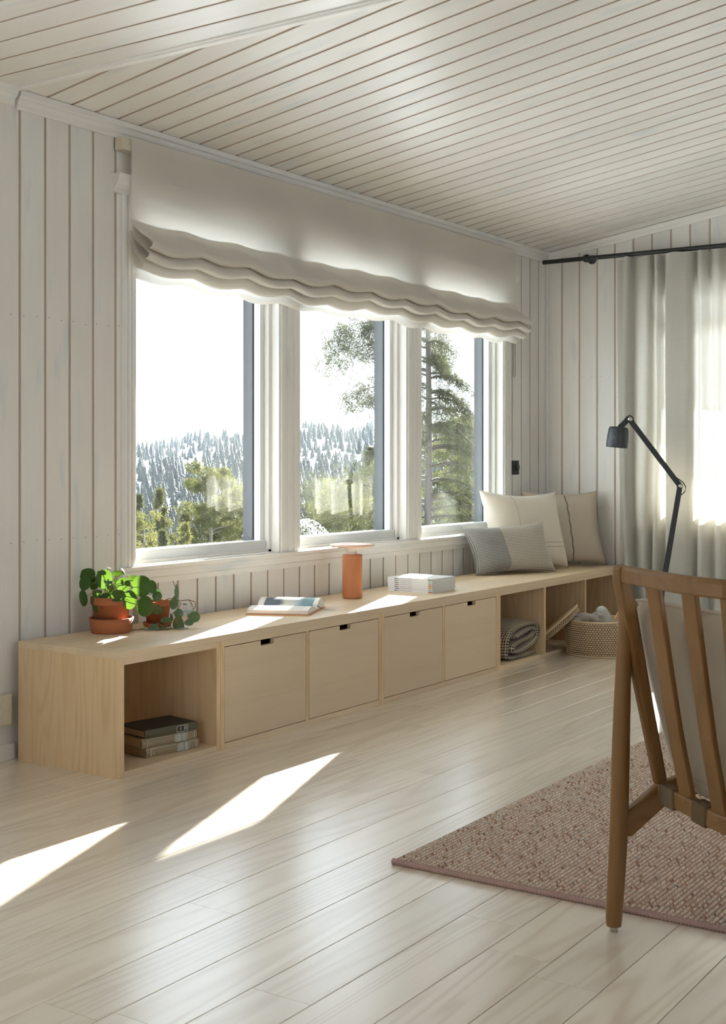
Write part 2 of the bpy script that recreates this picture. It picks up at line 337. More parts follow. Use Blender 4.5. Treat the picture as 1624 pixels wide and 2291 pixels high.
# window wall
WIN = [(.661, 1.657), (1.816, 2.822), (2.976, 3.982)]; ZS, ZT = .684, 2.20
b = MB(); b.box(XL, -2.6, .014, .19, -.1, 2.62); b.box(-2.6, -1.1, .014, .19, -.1, ZS); b.box(-2.6, -1.1, .014, .19, ZT, 2.62); b.box(-1.1, .661, .014, .19, -.1, 2.62); b.box(3.982, XR + .19, .014, .19, -.1, 2.62)
b.box(.661, 3.982, .014, .19, -.1, ZS); b.box(.661, 3.982, .014, .19, ZT, 2.62); b.box(1.657, 1.816, .0, .165, ZS, ZT); b.box(2.822, 2.976, .0, .165, ZS, ZT)
wall_w = b.build('wall_window', M['backing'], kind='structure')
MB().box(XL - .1, XR + .2, .19, .205, -3, 2.4).build('cladding_below', M['plaster'], wall_w) if False else None
for k in range(-20, 37):
    x0 = .042 + .1275 * k; x1 = x0 + .1275
    if x1 > XR + .02 or x0 < XL: continue
    if abs(x0 - .552) < .01: continue
    segs = [(0, 2.54)] if ((x1 < .66 and not (x1 > -2.6 and x0 < -1.1)) or x0 > 3.95) else [(0, .66), (2.22, 2.54)]
    for za, zb in segs: put(board_mesh(zb - za), wall_w, (x1, 0, za), (0, 0, 1), (-1, 0, 0), (0, -1, 0))
put(board_mesh(2.54, .107), wall_w, (.659, 0, 0), (0, 0, 1), (-1, 0, 0), (0, -1, 0))
def nails(wall, zs, pos, axis):
    b = MB()
    for z in zs:
        for p in pos:
            z2 = z + random.uniform(-.006, .006)
            if axis == 'x': b.lathe([(.0021, 0), (.0016, .0006), (.0002, .0006)], (p, 0.0, z2), 7, a=(1, 0, 0), b=(0, 0, 1), t=(0, -1, 0))
            else: b.lathe([(.0021, 0), (.0016, .0006), (.0002, .0006)], (XR, p, z2), 7, a=(0, 1, 0), b=(0, 0, 1), t=(-1, 0, 0))
    o = b.build('nail_heads', M['black'], wall); o['kind'] = 'stuff'
nails(wall_w, (.822, 1.686), [.042 + .1275 * k + d for k in range(-6, 5) for d in (.025, .09)] + [4.02 + .1275 * k + d for k in range(1, 5) for d in (.02, .09)], 'x')
# right wall with the curtained window
WY0, WY1, WZ0, WZ1 = -2.75, -.70, .74, 2.22
b = MB(); zc = H0 - SL * YB + .1
b.box(XR + .014, XR + .19, WY1, .19, -.1, 2.75); b.box(XR + .014, XR + .19, WY0, WY1, -.1, WZ0); b.box(XR + .014, XR + .19, WY0, WY1, WZ1, 3.05); b.box(XR + .014, XR + .19, YB, WY0, -.1, 3.7)
wall_r = b.build('wall_right', M['backing'], kind='structure')
for k in range(0, 34):
    y1 = -.106 + .127 - .127 * k; y0 = y1 - .127
    zt = H0 - SL * (y0 + .06) + .02
    segs = [(0, zt)] if (y0 > WY1 - .01 or y1 < WY0 + .01) else [(0, WZ0), (WZ1, zt)]
    if y1 > .0: continue
    for za, zb in segs: put(board_mesh(zb - za, .127), wall_r, (XR, y0, za), (0, 0, 1), (0, 1, 0), (-1, 0, 0))
put(board_mesh(2.55, .106), wall_r, (XR, -.106, 0), (0, 0, 1), (0, 1, 0), (-1, 0, 0))
nails(wall_r, (.822, 1.686), [-.106 - .127 * k - d for k in range(3) for d in (.03, .09)], 'y')
# the other two walls of the room, with unglazed openings added and sized for fill light (out of view)
b = MB(); b.box(XL - .15, XL, YB, -4.2, -.1, 2.6); b.box(XL - .15, XL, -2.2, .19, -.1, 2.6); b.box(XL - .15, XL, -4.2, -2.2, -.1, .75); b.box(XL - .15, XL, -4.2, -2.2, 2.2, 2.6)
b.build('wall_left', M['wwz'], kind='structure')
b = MB(); b.box(XL - .15, -1.4, YB - .15, YB, -.1, 3.8); b.box(-1.4, 1.0, YB - .15, YB, 2.2, 3.8); b.box(1.0, XR + .19, YB - .15, YB, -.1, 3.8); b.box(-1.4, 1.0, YB - .15, YB, -.1, .7)
b.build('wall_back', M['wwz'], kind='structure')
# ceiling: pitched part and flat part, boarded
def zr(y): return H0 - SL * y
b = MB(); b.add([(0, .19, zr(.19) + .016), (XR + .19, .19, zr(.19) + .016), (XR + .19, YB - .1, zr(YB - .1) + .016), (0, YB - .1, zr(YB - .1) + .016)], [(0, 3, 2, 1)])
b.add([(XL, .19, 2.562), (.016, .19, 2.562), (.016, YB, 2.562), (XL, YB, 2.562)], [(0, 3, 2, 1)])
ceil_ = b.build('ceiling', M['backing'], kind='structure')
nn = math.hypot(1, SL); LB = 7.0 * nn
for k in range(-1, 36):
    x0 = .149 - .0 + .1272 * (k - 0); x1 = x0 + .1272
    if x1 > XR + .12 or x0 < .0: continue
    put(board_mesh(LB, .1272, .0145), ceil_, (min(x1, XR + .1), 0, zr(0)), (0, -1 / nn, SL / nn), (-1, 0, 0), (0, -SL / nn, -1 / nn))
put(board_mesh(LB, .1272, .0145), ceil_, (.0218, 0, zr(0)), (0, -1 / nn, SL / nn), (-1, 0, 0), (0, -SL / nn, -1 / nn))
for k in range(0, 16):
    put(board_mesh(7.0, .1305, .0115), ceil_, (.008 - .1305 * k, 0, 2.545), (0, -1, 0), (-1, 0, 0), (0, 0, -1))
MB().box(XL, .008 - .1305 * 16, YB, 0, 2.545, 2.56).build('far_boards', M['ww'], ceil_)
# step between the flat and the pitched ceiling
MB().prism([(0, 2.54), (YB, 2.54), (YB, zr(YB) + .02), (0, zr(0) + .02)], -.01, .012, lambda a, c, h: (h, a, c)).build('wall_step', M['wwy'], kind='structure')
MB().box(.002, .030, YB, -.012, 2.534, 2.5455).build('trim_1', M['wwy'], bevel=.004, kind='structure')
# cornice profiles run along x
def mould_x(name, prof, x0, x1, mat='wwx'):
    return MB().prism(prof, x0, x1, lambda a, c, h: (h, a, c)).build(name, M[mat], kind='structure')
mould_x('trim_2', [(0, 2.470), (-.010, 2.470), (-.014, 2.478), (-.014, 2.488), (-.020, 2.494), (-.024, 2.504), (-.024, 2.512), (-.034, 2.518), (-.036, 2.538), (0, 2.542)], .024, XR)
mould_x('trim_3', [(0, 2.480), (-.016, 2.480), (-.020, 2.49), (-.024, 2.502), (-.036, 2.512), (-.044, 2.530), (-.046, 2.546), (0, 2.546)], XL, .006)
# cornice on the right wall follows the slope
MB().prism([(0, -.052), (-.012, -.052), (-.016, -.036), (-.026, -.028), (-.030, -.002), (0, .0)], 0, -6.9, lambda a, c, h: (XR + a, h, zr(h) + c)).build('trim_4', M['wwy'], kind='structure')
MB().box(XL, .012, -.016, 0, 0, .060).build('baseboard_left', M['wwx'], bevel=.003, kind='structure')
MB().box(XR - .014, XR, YB, -.02, 0, .065).build('baseboard_right', M['wwy'], bevel=.003, kind='structure')
MB().box(XR - .022, XR - .0005, -.022, -.0005, .45, 2.47).build('trim_5', M['wwz'], bevel=.004, kind='structure')

# ------------------------------------------------------------ windows
def mould_z(name, prof, z0, z1, x0):
    return MB().prism(prof, z0, z1, lambda a, c, h: (x0 + a, c, h)).build(name, M['wwz'], kind='structure')
def casing_prof(w):
    d = .018
    return [(0, .0), (0, -d * .5), (.006, -d * .7), (.012, -d), (w * .30, -d), (w * .32, -d * .72), (w * .36, -d * .72), (w * .38, -d), (w * .62, -d), (w * .64, -d * .72), (w * .68, -d * .72), (w * .70, -d), (w - .006, -d), (w, -d * .7), (w, 0)]
mould_z('trim_6', casing_prof(.075), ZS - .005, 2.245, .586); mould_z('trim_7', casing_prof(.159), ZS, 2.245, 1.657)
mould_z('trim_8', casing_prof(.154), ZS, 2.245, 2.822); mould_z('trim_9', casing_prof(.100), ZS, 2.245, 3.982)
mould_x('trim_10', [(.0, .606), (-.014, .606), (-.016, .628), (-.024, .634), (-.024, .662), (-.030, .668), (-.032, .684), (0, .686)], .575, 4.10)
mould_x('trim_11', [(.0, 2.242), (-.018, 2.242), (-.020, 2.262), (-.036, 2.276), (-.046, 2.30), (-.050, 2.318), (0, 2.318)], .53, 4.14)
for i, (x0, x1) in enumerate(WIN):
    wn = structure('window_%d' % (i + 1))
    b = MB()   # jamb linings and sill board
    b.box(x0, x0 + .006, -.012, .06, ZS, ZT); b.box(x1 - .006, x1, -.012, .06, ZS, ZT); b.box(x0, x1, -.012, .06, ZS - .004, ZS + .006); b.box(x0, x1, -.012, .06, ZT - .006, ZT)
    b.build('jamb', M['wwz'], wn, bevel=.001)
    a0, a1, s0, s1 = x0 + .006, x1 - .006, ZS + .006, ZT - .006
    b = MB()   # fixed frame
    b.box(a0, a0 + .022, .036, .085, s0, s1); b.box(a1 - .022, a1, .036, .085, s0, s1); b.box(a0, a1, .036, .085, s0, s0 + .012); b.box(a0, a1, .036, .085, s1 - .03, s1)
    b.build('frame', M['wwz'], wn, bevel=.0012)
    c0, c1, t0, t1 = a0 + .0245, a1 - .0245, s0 + .012, s1 - .03
    b = MB()   # opening sash
    b.box(c0, c0 + .030, .062, .100, t0, t1); b.box(c1 - .030, c1, .062, .100, t0, t1); b.box(c0, c1, .050, .100, t0, t0 + .044); b.box(c0, c1, .062, .100, t1 - .04, t1)
    b.build('sash', M['sash'], wn, bevel=.0012)
    MB().box(c1 - .0305, c1 + .0, .0995, .101, t0, t1).build('gasket', M['ink'], wn)
    b = MB()
    b.box(c0, c0 + .034, .107, .165, t0, t1); b.box(c1 - .034, c1, .107, .165, t0, t1); b.box(c0, c1, .107, .165, t0 - .01, t0 + .040); b.box(c0, c1, .107, .165, t1 - .04, t1)
    b.build('outer_frame', M['clad'], wn, bevel=.001)
    MB().box(c0 + .02, c1 - .02, .1015, .1055, t0 + .03, t1 - .03).build('pane', M['glass'], wn)
    MB().box(x0, x1, .165, .25, ZS - .03, ZS - .02).build('outer_sill', M['clad'], wn)
wn = structure('window_5')  # unseen extra window, added to brighten the left floor and ceiling
b = MB(); b.box(-2.6, -2.54, -.015, .16, ZS, ZT); b.box(-1.16, -1.1, -.015, .16, ZS, ZT); b.box(-2.54, -1.16, -.015, .16, ZS, ZS + .06); b.box(-2.54, -1.16, -.015, .16, ZT - .06, ZT); b.build('frame', M['wwz'], wn)
MB().box(-2.54, -1.16, .1015, .1055, ZS + .06, ZT - .06).build('pane', M['glass'], wn)
wn = structure('window_4')
b = MB(); xx0, xx1 = XR + .05, XR + .13
b.box(xx0, xx1, WY0, WY0 + .06, WZ0, WZ1); b.box(xx0, xx1, WY1 - .06, WY1, WZ0, WZ1); b.box(xx0, xx1, WY0, WY1, WZ0, WZ0 + .07); b.box(xx0, xx1, WY0, WY1, WZ1 - .06, WZ1)
b.box(xx0, xx1, -1.78, -1.67, WZ0, WZ1); b.box(xx0, xx1, WY0, WY1, 1.93, 2.03)
b.build('frame', M['wwz'], wn, bevel=.002)
MB().box(XR + .088, XR + .092, WY0 + .05, WY1 - .05, WZ0 + .06, WZ1 - .05).build('pane', M['glass'], wn)
b = MB(); b.box(XR - .012, XR + .05, WY0 - .09, WY0, WZ0 - .09, WZ1 + .09); b.box(XR - .012, XR + .0, WY1, WY1 + .09, WZ0 - .09, WZ1 + .09); b.box(XR - .02, XR + .05, WY0 - .09, WY1 + .09, WZ0 - .09, WZ0); b.box(XR - .012, XR + .05, WY0, WY1, WZ1, WZ1 + .09)
b.build('casing', M['wwz'], wn, bevel=.002)
# roof with its eave over the window wall and an unseen slab added beyond the right wall to shade the upper curtain
b = MB(); EY = .84
b.add([(XL - .4, EY, zr(EY) - .01), (XR + 1.7, EY, zr(EY) - .01), (XR + 1.7, YB - .3, zr(YB) + .2), (XL - .4, YB - .3, zr(YB) + .2), (XL - .4, EY, zr(EY) + .2), (XR + 1.7, EY, zr(EY) + .2), (XR + 1.7, YB - .3, zr(YB) + .42), (XL - .4, YB - .3, zr(YB) + .42)],
      [(0, 3, 2, 1), (4, 5, 6, 7), (0, 1, 5, 4), (1, 2, 6, 5), (2, 3, 7, 6), (3, 0, 4, 7)])
for v_i in (0, 1): pass
b.build('roof', M['plaster'], kind='structure')
MB().box(XR + .2, XR + 3.75, -4.2, .35, 2.56, 2.70).build('added_shade_roof', M['plaster'], kind='structure')  # added sun blocker, out of view

# ------------------------------------------------------------ bench: units and top
FY, BY = -.573, -.045; TH = .0235; TZ0, TZ1 = .4265, .45
def ash_top():
    t = thing('bench_top', 'long pale ash board lying across all four low bench cabinets', 'worktop')
    ed = [FY, FY + .085, FY + .215, FY + .335, FY + .43, BY]
    for i in range(5): MB().box(0, 4.58, ed[i], ed[i + 1], TZ0, TZ1).build('stave', M['ashx'], t, bevel=.0006)
ash_top()
def unit(name, label, x0, x1, dividers=(), doors=()):
    t = thing(name, label, 'cabinet', 'low ash cabinets under the windows'); e = .0006
    for i, (a, c) in enumerate([(x0 + e, x0 + TH), (x1 - TH, x1 - e)]):
        if x0 == 0 and i == 0:
            ed = [FY, FY + .115, FY + .225, FY + .335, FY + .44, BY]
            sp_ = MB().box(c - .004, c, FY + .001, BY, 0, TZ0).build('side_panel', M['ashz'], t)
            for q in range(5): MB().box(a, c - .004, ed[q], ed[q + 1], 0, TZ0).build('stave', M['ashz'], sp_)
            continue
        MB().box(a, c, FY, BY, 0, TZ0).build('side_panel', M['ashz'], t, bevel=.001)
    MB().box(x0 + TH, x1 - TH, FY, BY, 0.0, TH).build('bottom_panel', M['ashx'], t, bevel=.001)
    MB().box(x0 + TH, x1 - TH, FY, BY, TZ0 - TH, TZ0).build('top_panel', M['ashx'], t, bevel=.001)
    MB().box(x0 + TH, x1 - TH, BY - .012, BY, TH, TZ0 - TH).build('back_panel', M['ashz'], t)
    for d in dividers: MB().box(d - .0095, d + .0095, FY + .001, BY - .012, TH, TZ0 - TH).build('divider', M['ashz'], t, bevel=.001)
    for a, c in doors:
        z0, z1 = TH + .003, TZ0 - TH - .003; m = a + (c - a) * .505; hw, hd = .043, .021
        poly = [(a, z0), (c, z0), (c, z1), (m + hw, z1), (m + hw, z1 - hd), (m - hw, z1 - hd), (m - hw, z1), (a, z1)]
        MB().prism(poly, FY + .0015, FY + .021, lambda u, v, h: (u, h, v)).build('door', M['ashx'], t, bevel=.0008)
unit('cabinet', 'open-fronted end cabinet holding three old books, leftmost of the bench', 0, .551)
unit('cabinet', 'two-door cabinet with notch pulls next to the open bookshelf end', .551, 1.699, (1.123,), ((.577, 1.1105), (1.1355, 1.673)))
unit('cabinet', 'two-door cabinet with notch pulls beside the bay with the folded throw', 1.699, 2.855, (2.2725,), ((1.725, 2.260), (2.285, 2.829)))
unit('cabinet', 'open cabinet of three bays under the cushions holding the throw', 2.855, 4.58, (3.428, 3.992))

# ------------------------------------------------------------ roman blind
def blind():
    t = thing('roman_blind', 'oat linen roman blind half raised in soft folds above the three windows', 'blind')
    X0, X1 = .592, 4.075
    prof = [(-.058, 2.475), (-.056, 2.40), (-.053, 2.30), (-.051, 2.21), (-.052, 2.15), (-.060, 2.115), (-.085, 2.085), (-.118, 2.062), (-.145, 2.045), (-.160, 2.030), (-.159, 2.013), (-.140, 2.004), (-.118, 2.012), (-.092, 2.035), (-.064, 2.082), (-.0545, 2.125), (-.0525, 2.118),
            (-.058, 2.078), (-.082, 2.036), (-.112, 2.008), (-.135, 1.990), (-.149, 1.974), (-.141, 1.961), (-.122, 1.957), (-.100, 1.965), (-.075, 1.992), (-.054, 2.060), (-.048, 2.085), (-.0465, 2.075), (-.056, 2.025), (-.075, 1.985), (-.096, 1.956), (-.112, 1.938), (-.106, 1.922), (-.092, 1.916), (-.076, 1.926), (-.056, 1.972), (-.043, 2.035), (-.038, 2.055), (-.036, 2.03), (-.048, 1.955), (-.070, 1.915), (-.066, 1.898), (-.052, 1.888)]
    # smooth by subdividing the profile
    pp = []
    for i in range(len(prof) - 1):
        for k in range(3):
            a = k / 3; p0 = prof[max(i - 1, 0)]; p1 = prof[i]; p2 = prof[i + 1]; p3 = prof[min(i + 2, len(prof) - 1)]
            pp.append(tuple(.5 * ((2 * p1[c]) + (-p0[c] + p2[c]) * a + (2 * p0[c] - 5 * p1[c] + 4 * p2[c] - p3[c]) * a * a + (-p0[c] + 3 * p1[c] - 3 * p2[c] + p3[c]) * a ** 3) for c in (0, 1)))
    pp.append(prof[-1]); n = len(pp); nu = 260
    def fn(u, v):
        x = X0 + (X1 - X0) * u; y, z = pp[min(int(round(v * (n - 1))), n - 1)]
        s = x - X0; low = max(0., min(1., (2.20 - z) / .14))
        ph = 2 * math.pi * s / .335
        wv = (.5 - .5 * math.cos(ph)) ** .7
        sag = -.018 * wv + .006 * math.sin(2 * math.pi * s / 1.7 + .7)
        y2 = y - low * (.010 * (1 - wv)) * (1 if y < -.08 else .2) - .004 * math.sin(ph * .5 + z * 9) * (1 - low)
        x2 = x + low * .004 * math.sin(z * 60 + s * 3)
        # the right end of each fold spreads, the left end is pulled in
        z2 = z + low * (sag + .004 * math.sin(s * 7.3 + z * 30)) - .0 
        return (x2, y2 - (.012 * max(0, (x - 3.95) / .13) ** 2 * low if y < -.08 else 0), z2)
    mb = MB(); mb.grid(fn, nu, n - 1); o = mb.build('fabric', M['blind'], t)
    MB().box(.545, 4.08, -.052, -.006, 2.418, 2.466).build('headrail', M['cream'], t, bevel=.003)
    # sewn channels: thin vertical pleats
    # bead chain
    cx, cy = 4.099, -.028; ch = MB(); zt, zb = 2.42, 1.664
    ch.tube([(cx - .012, cy, zt), (cx - .012, cy, zb + .02), (cx - .008, cy, zb + .006), (cx, cy, zb), (cx + .008, cy, zb + .006), (cx + .012, cy, zb + .02), (cx + .012, cy, zt)], .0011, 5)
    z = zt
    bz = []
    while z > zb + .02: bz += [(cx - .012, cy, z), (cx + .012, cy, z)]; z -= .0075
    for p in bz: ch.lathe([(0.0002, -.0026), (.0024, -.001), (.0024, .001), (.0002, .0026)], p, 6)
    ch.build('bead_chain', M['black'], t)
blind()

# ------------------------------------------------------------ curtain and rod
def curtain():
    cx = XR - .10
    t = thing('curtain_rod', 'thin black curtain rod with ball bracket along the right-hand wall', 'curtain rod')
    MB().tube([(cx, -.022, 2.463), (cx, -4.2, 2.463)], .0145, 14).build('rod', M['black'], t)
    MB().tube([(cx, -.004, 2.463), (cx, -.024, 2.463)], .012, 12).build('end_plug', M['white'], t)
    b = MB(); b.tube([(cx, -.335, 2.466), (XR, -.335, 2.466)], .009, 10); b.lathe([(.0005, -.028), (.017, -.022), (.0265, -.008), (.028, 0), (.0265, .008), (.017, .022), (.0005, .028)], (cx, -.335, 2.463), 16); b.lathe([(.03, 0), (.03, .006), (.0005, .006)], (XR - .007, -.335, 2.466), 14, a=(0, 1, 0), b=(0, 0, 1), t=(-1, 0, 0))
    b.build('bracket', M['black'], t)
    t = thing('curtain', 'sheer oatmeal linen curtain hanging in folds over the sunlit window', 'curtain')
    # plan line of the pleats: (y, x offset), hand spaced near the visible edge
    pts = [(-.530, .040), (-.556, .036), (-.580, .028), (-.598, -.020), (-.613, -.044), (-.633, -.040), (-.640, -.010), (-.626, .010), (-.636, .034), (-.662, .036), (-.70, .012), (-.748, -.026), (-.768, -.018), (-.772, .022), (-.790, .030), (-.806, -.018), (-.826, -.034), (-.838, .006), (-.852, .034), (-.90, .034), (-.98, .036), (-1.035, .026), (-1.042, .008), (-1.00, .000), (-.93, -.003), (-.892, -.012), (-.884, -.032), (-.915, -.048), (-.97, -.050), (-1.02, -.046), (-1.045, -.022), (-1.058, .016), (-1.075, .030), (-1.09, -.020), (-1.115, -.032), (-1.135, -.004), (-1.152, .030), (-1.175, .018), (-1.19, -.022), (-1.225, -.030), (-1.25, .012)]
    y = -1.25
    rr = random.Random(5)
    while y > -2.95:
        y -= rr.uniform(.035, .06); pts.append((y, -.032)); y -= rr.uniform(.02, .04); pts.append((y, -.012)); y -= rr.uniform(.02, .05); pts.append((y, .030)); y -= rr.uniform(.02, .04); pts.append((y, .010))
    pp = []
    for i in range(len(pts) - 1):
        for k in range(4):
            a = k / 4; p0 = pts[max(i - 1, 0)]; p1 = pts[i]; p2 = pts[i + 1]; p3 = pts[min(i + 2, len(pts) - 1)]
            pp.append(tuple(.5 * ((2 * p1[c]) + (-p0[c] + p2[c]) * a + (2 * p0[c] - 5 * p1[c] + 4 * p2[c] - p3[c]) * a * a + (-p0[c] + 3 * p1[c] - 3 * p2[c] + p3[c]) * a ** 3) for c in (0, 1)))
    pp.append(pts[-1]); nu = len(pp) - 1
    def fn(u, v):
        yy, xo = pp[int(round(u * nu))]; z = 2.444 - v * (2.444 - .060)
        k = 1.0 + .45 * min(1, v * 1.6); d = .010 * math.sin(yy * 9 + v * 3.0) * v
        return (cx + xo * k + .012, yy + d + (.012 * math.sin(v * 5 + yy * 20) * v), z + (.003 * math.cos(yy * 40) if v == 0 else 0))
    b = MB(); b.grid(fn, nu, 40); b.build('fabric', M['curtain'], t)
    b = MB(); b.grid(lambda u, v: tuple(Vector(fn(u, v * .04)) + Vector((.0025, 0, 0))), nu, 2); b.build('header_tape', M['curtain'], t)
curtain()

# ------------------------------------------------------------ wall fittings
t = thing('dimmer_switch', 'square black dimmer switch on the boards right of the windows', 'switch')
MB().box(4.118, 4.205, -.010, 0.002, 1.043, 1.134).build('plate', M['black'], t, bevel=.002)
MB().lathe([(.0225, 0), (.0225, .012), (.020, .016), (.0005, .016)], (4.163, -.010, 1.089), 24, a=(1, 0, 0), b=(0, 0, 1), t=(0, -1, 0)).build('knob', M['black'], t)
t = thing('wall_socket', 'cream double socket low on the wall left of the bench', 'socket')
MB().box(-.135, -.012, -.030, 0, .135, .252).build('plate', M['cream'], t, bevel=.008)
for zc in (.168, .220):
    MB().lathe([(.0235, 0.0006), (.0235, -.004), (.0005, -.004)], (-.045, -.030, zc), 20, a=(1, 0, 0), b=(0, 0, 1), t=(0, -1, 0)).build('socket_well', M['creamdk'], t)

# ------------------------------------------------------------ three old books in the open cabinet
def old_book(label, corner, ang, L, W, H, cover, spine, kind):
    """spine runs along local x from the corner; pages behind (+y)"""
    t = thing('old_book', label, 'book', 'old hardback books in the open cabinet')
    t.location = corner; t.rotation_euler = (0, 0, ang)
    c = .003
    MB().box(.003, L - .003, .004, W - .004, c, H - c).build('pages', M['paperwarm'], t)
    MB().box(0, L, 0.004, W, 0, c).build('cover', M[cover], t); MB().box(0, L, .004, W, H - c, H).build('cover', M[cover], t)
    n = 8; poly = [(.006, 0), (.006, H)] + [(-.006 * math.sin(math.pi * i / n) + .004 - .002, H - H * i / n) for i in range(n + 1)]
    MB().prism(poly[::-1], 0, L, lambda a, b_, h: (h, a, b_)).build('spine', M[spine], t)
    if kind == 'tan':
        yb = -.0050
        for x0, x1 in ((L * .60, L * .705), (L * .715, L * .79)): MB().box(x0, x1, yb, .004, H * .08, H * .92).build('label', M['booksil'], t)
        for x0, x1 in ((L * .08, L * .59), (L * .80, L * .95)):
            b = MB(); y0 = yb - .0006
            b.box(x0, x1, y0, 0, H * .86, H * .89); b.box(x0, x0 + .0025, y0, 0, H * .15, H * .89); b.box(x1 - .0025, x1, y0, 0, H * .15, H * .89); b.build('gilt_frame', M['gilt'], t)['kind'] = 'stuff'
        MB().box(L * .12, L * .145, yb - .0006, 0, H * .38, H * .46).build('volume_mark', M['gilt'], t)
    else:
        MB().box(L * .585, L * .80, -.0052, .003, H * .12, H * .90).build('label', M['ink'], t)
        b = MB(); y0 = -.0058; x0, x1 = L * .585, L * .80
        for r_ in ((x0, x1, H * .84, H * .90), (x0, x1, H * .12, H * .17), (x0, x0 + .002, H * .12, H * .9), (x1 - .002, x1, H * .12, H * .9), (x0 + .018, x0 + .021, H * .35, H * .68), (x0 + .036, x0 + .039, H * .32, H * .72), (x0 + .043, x0 + .046, H * .32, H * .72), (x0 + .036, x0 + .046, H * .66, H * .72)):
            b.box(r_[0], r_[1], y0, 0, r_[2], r_[3])
        b.build('lettering', M['gilt'], t)['kind'] = 'stuff'
ba = math.atan2(-.040, .252)
old_book('tan hardback with pale spine label, bottom of the three in the open cabinet', (.214, -.496, TH), ba, .252, .185, .037, 'booktan', 'booktan', 'tan')
old_book('tan hardback with pale spine label, middle of the three in the open cabinet', (.196, -.492, TH + .0375), ba, .262, .185, .037, 'booktan', 'booktan', 'tan')
old_book('dark green hardback with black spine label, topmost in the open cabinet', (.205, -.500, TH + .0752), ba - .02, .245, .175, .030, 'bookdark', 'bookolive', 'dark')

# ------------------------------------------------------------ table lamp
t = thing('table_lamp', 'apricot clay cylinder lamp with flat pink disc on the bench', 'lamp')
lx, ly = 1.945, -.225
lp = at(788, 1341, 6.37); lx, ly = lp.x, lp.y
MB().lathe([(.0005, .45), (.044, .45), (.0485, .4535), (.0495, .459), (.0495, .662), (.0475, .667), (.036, .668), (.0005, .668)], (lx, ly, 0), 48).build('body', M['clay'], t)
MB().lathe([(.022, .666), (.026, .680), (.034, .697), (.040, .704), (.0005, .704)], (lx, ly, 0), 32).build('neck', M['neck'], t)
MB().lathe([(.0005, .703), (.080, .7035), (.106, .7065), (.112, .7115), (.110, .7165), (.098, .7195), (.060, .7185), (.045, .7155), (.030, .7145), (.0005, .7145)], (lx, ly, 0), 56).build('disc_shade', M['pinkdisc'], t)

# ------------------------------------------------------------ magazines
tints = [(.55, .30, .20), (.50, .66, .62), (.68, .50, .22), (.62, .33, .18), (.62, .50, .45), (.48, .66, .62), (.42, .40, .34)]
names = ['at the bottom', 'second from the bottom', 'third from the bottom', 'in the middle', 'third from the top', 'second from the top', 'on top']
for i in range(7):
    t = thing('magazine', 'white-spined magazine lying %s of the stack on the bench' % names[i], 'magazine', 'stack of white magazines')
    dx, dy, da = random.uniform(-.002, .002), random.uniform(-.003, .003), random.uniform(-.006, .006)
    t.location = (2.372 + dx, -.446 + dy, .45 + .0104 * i); t.rotation_euler = (0, 0, da)
    MB().box(.002, .232, .001, .269, .0008, .0094).build('pages', M['magp'], t)
    b = MB(); b.box(0, .234, 0, .272, 0, .0008); b.box(0, .234, 0, .272, .0094, .0102); b.box(-.0006, .0008, 0, .272, 0, .0102); b.build('cover', M['magw'], t)
    mt = plain('spine_tint', tints[i], .4); MB().box(-.0010, .0006, .0005, .026, .0004, .0098).build('colour_block', mt, t)
    b = MB(); r_ = random.Random(i)
    b.box(-.0012, 0, .012, .018, .0035, .0068)
    y = .205
    for wd in (.004, .003, .007, .005): b.box(-.0010, 0, y, y + wd, .003, .0072); y += wd + .002
    y = .125
    while y < .196: wd = r_.uniform(.003, .009); b.box(-.0010, 0, y, y + wd, .0045, .0060); y += wd + .0025
    b.build('spine_print', M['ink'], t)['kind'] = 'stuff'

# ------------------------------------------------------------ open book
def printmat():
    m, nt, b = nmat('printed_page'); uv = nd(nt, 'ShaderNodeUVMap').outputs[0]; sp = nd(nt, 'ShaderNodeSeparateXYZ', {0: uv}); u, v = sp.outputs[0], sp.outputs[1]
    ln = mth(nt, 'GREATER_THAN', mth(nt, 'SINE', mth(nt, 'MULTIPLY', u, 6.2832 * 150)), .2)
    wd = nd(nt, 'ShaderNodeTexNoise', {'Vector': nd(nt, 'ShaderNodeVectorMath', {0: uv, 1: (150, 500, 1)}, operation='MULTIPLY').outputs[0], 'Scale': 1.0}).outputs[0]
    inn = mth(nt, 'MULTIPLY', mth(nt, 'LESS_THAN', mth(nt, 'ABSOLUTE', mth(nt, 'SUBTRACT', v, .139)), .112), mth(nt, 'LESS_THAN', mth(nt, 'ABSOLUTE', mth(nt, 'SUBTRACT', u, .09)), .068))
    tx = mth(nt, 'MULTIPLY', mth(nt, 'MULTIPLY', ln, mth(nt, 'GREATER_THAN', wd, .42)), inn)
    c = mix(nt, mth(nt, 'MULTIPLY', tx, .33), (.76, .73, .68), (.12, .13, .15)); nt.links.new(c, b.inputs['Base Color']); b.inputs['Roughness'].default_value = .6; return m
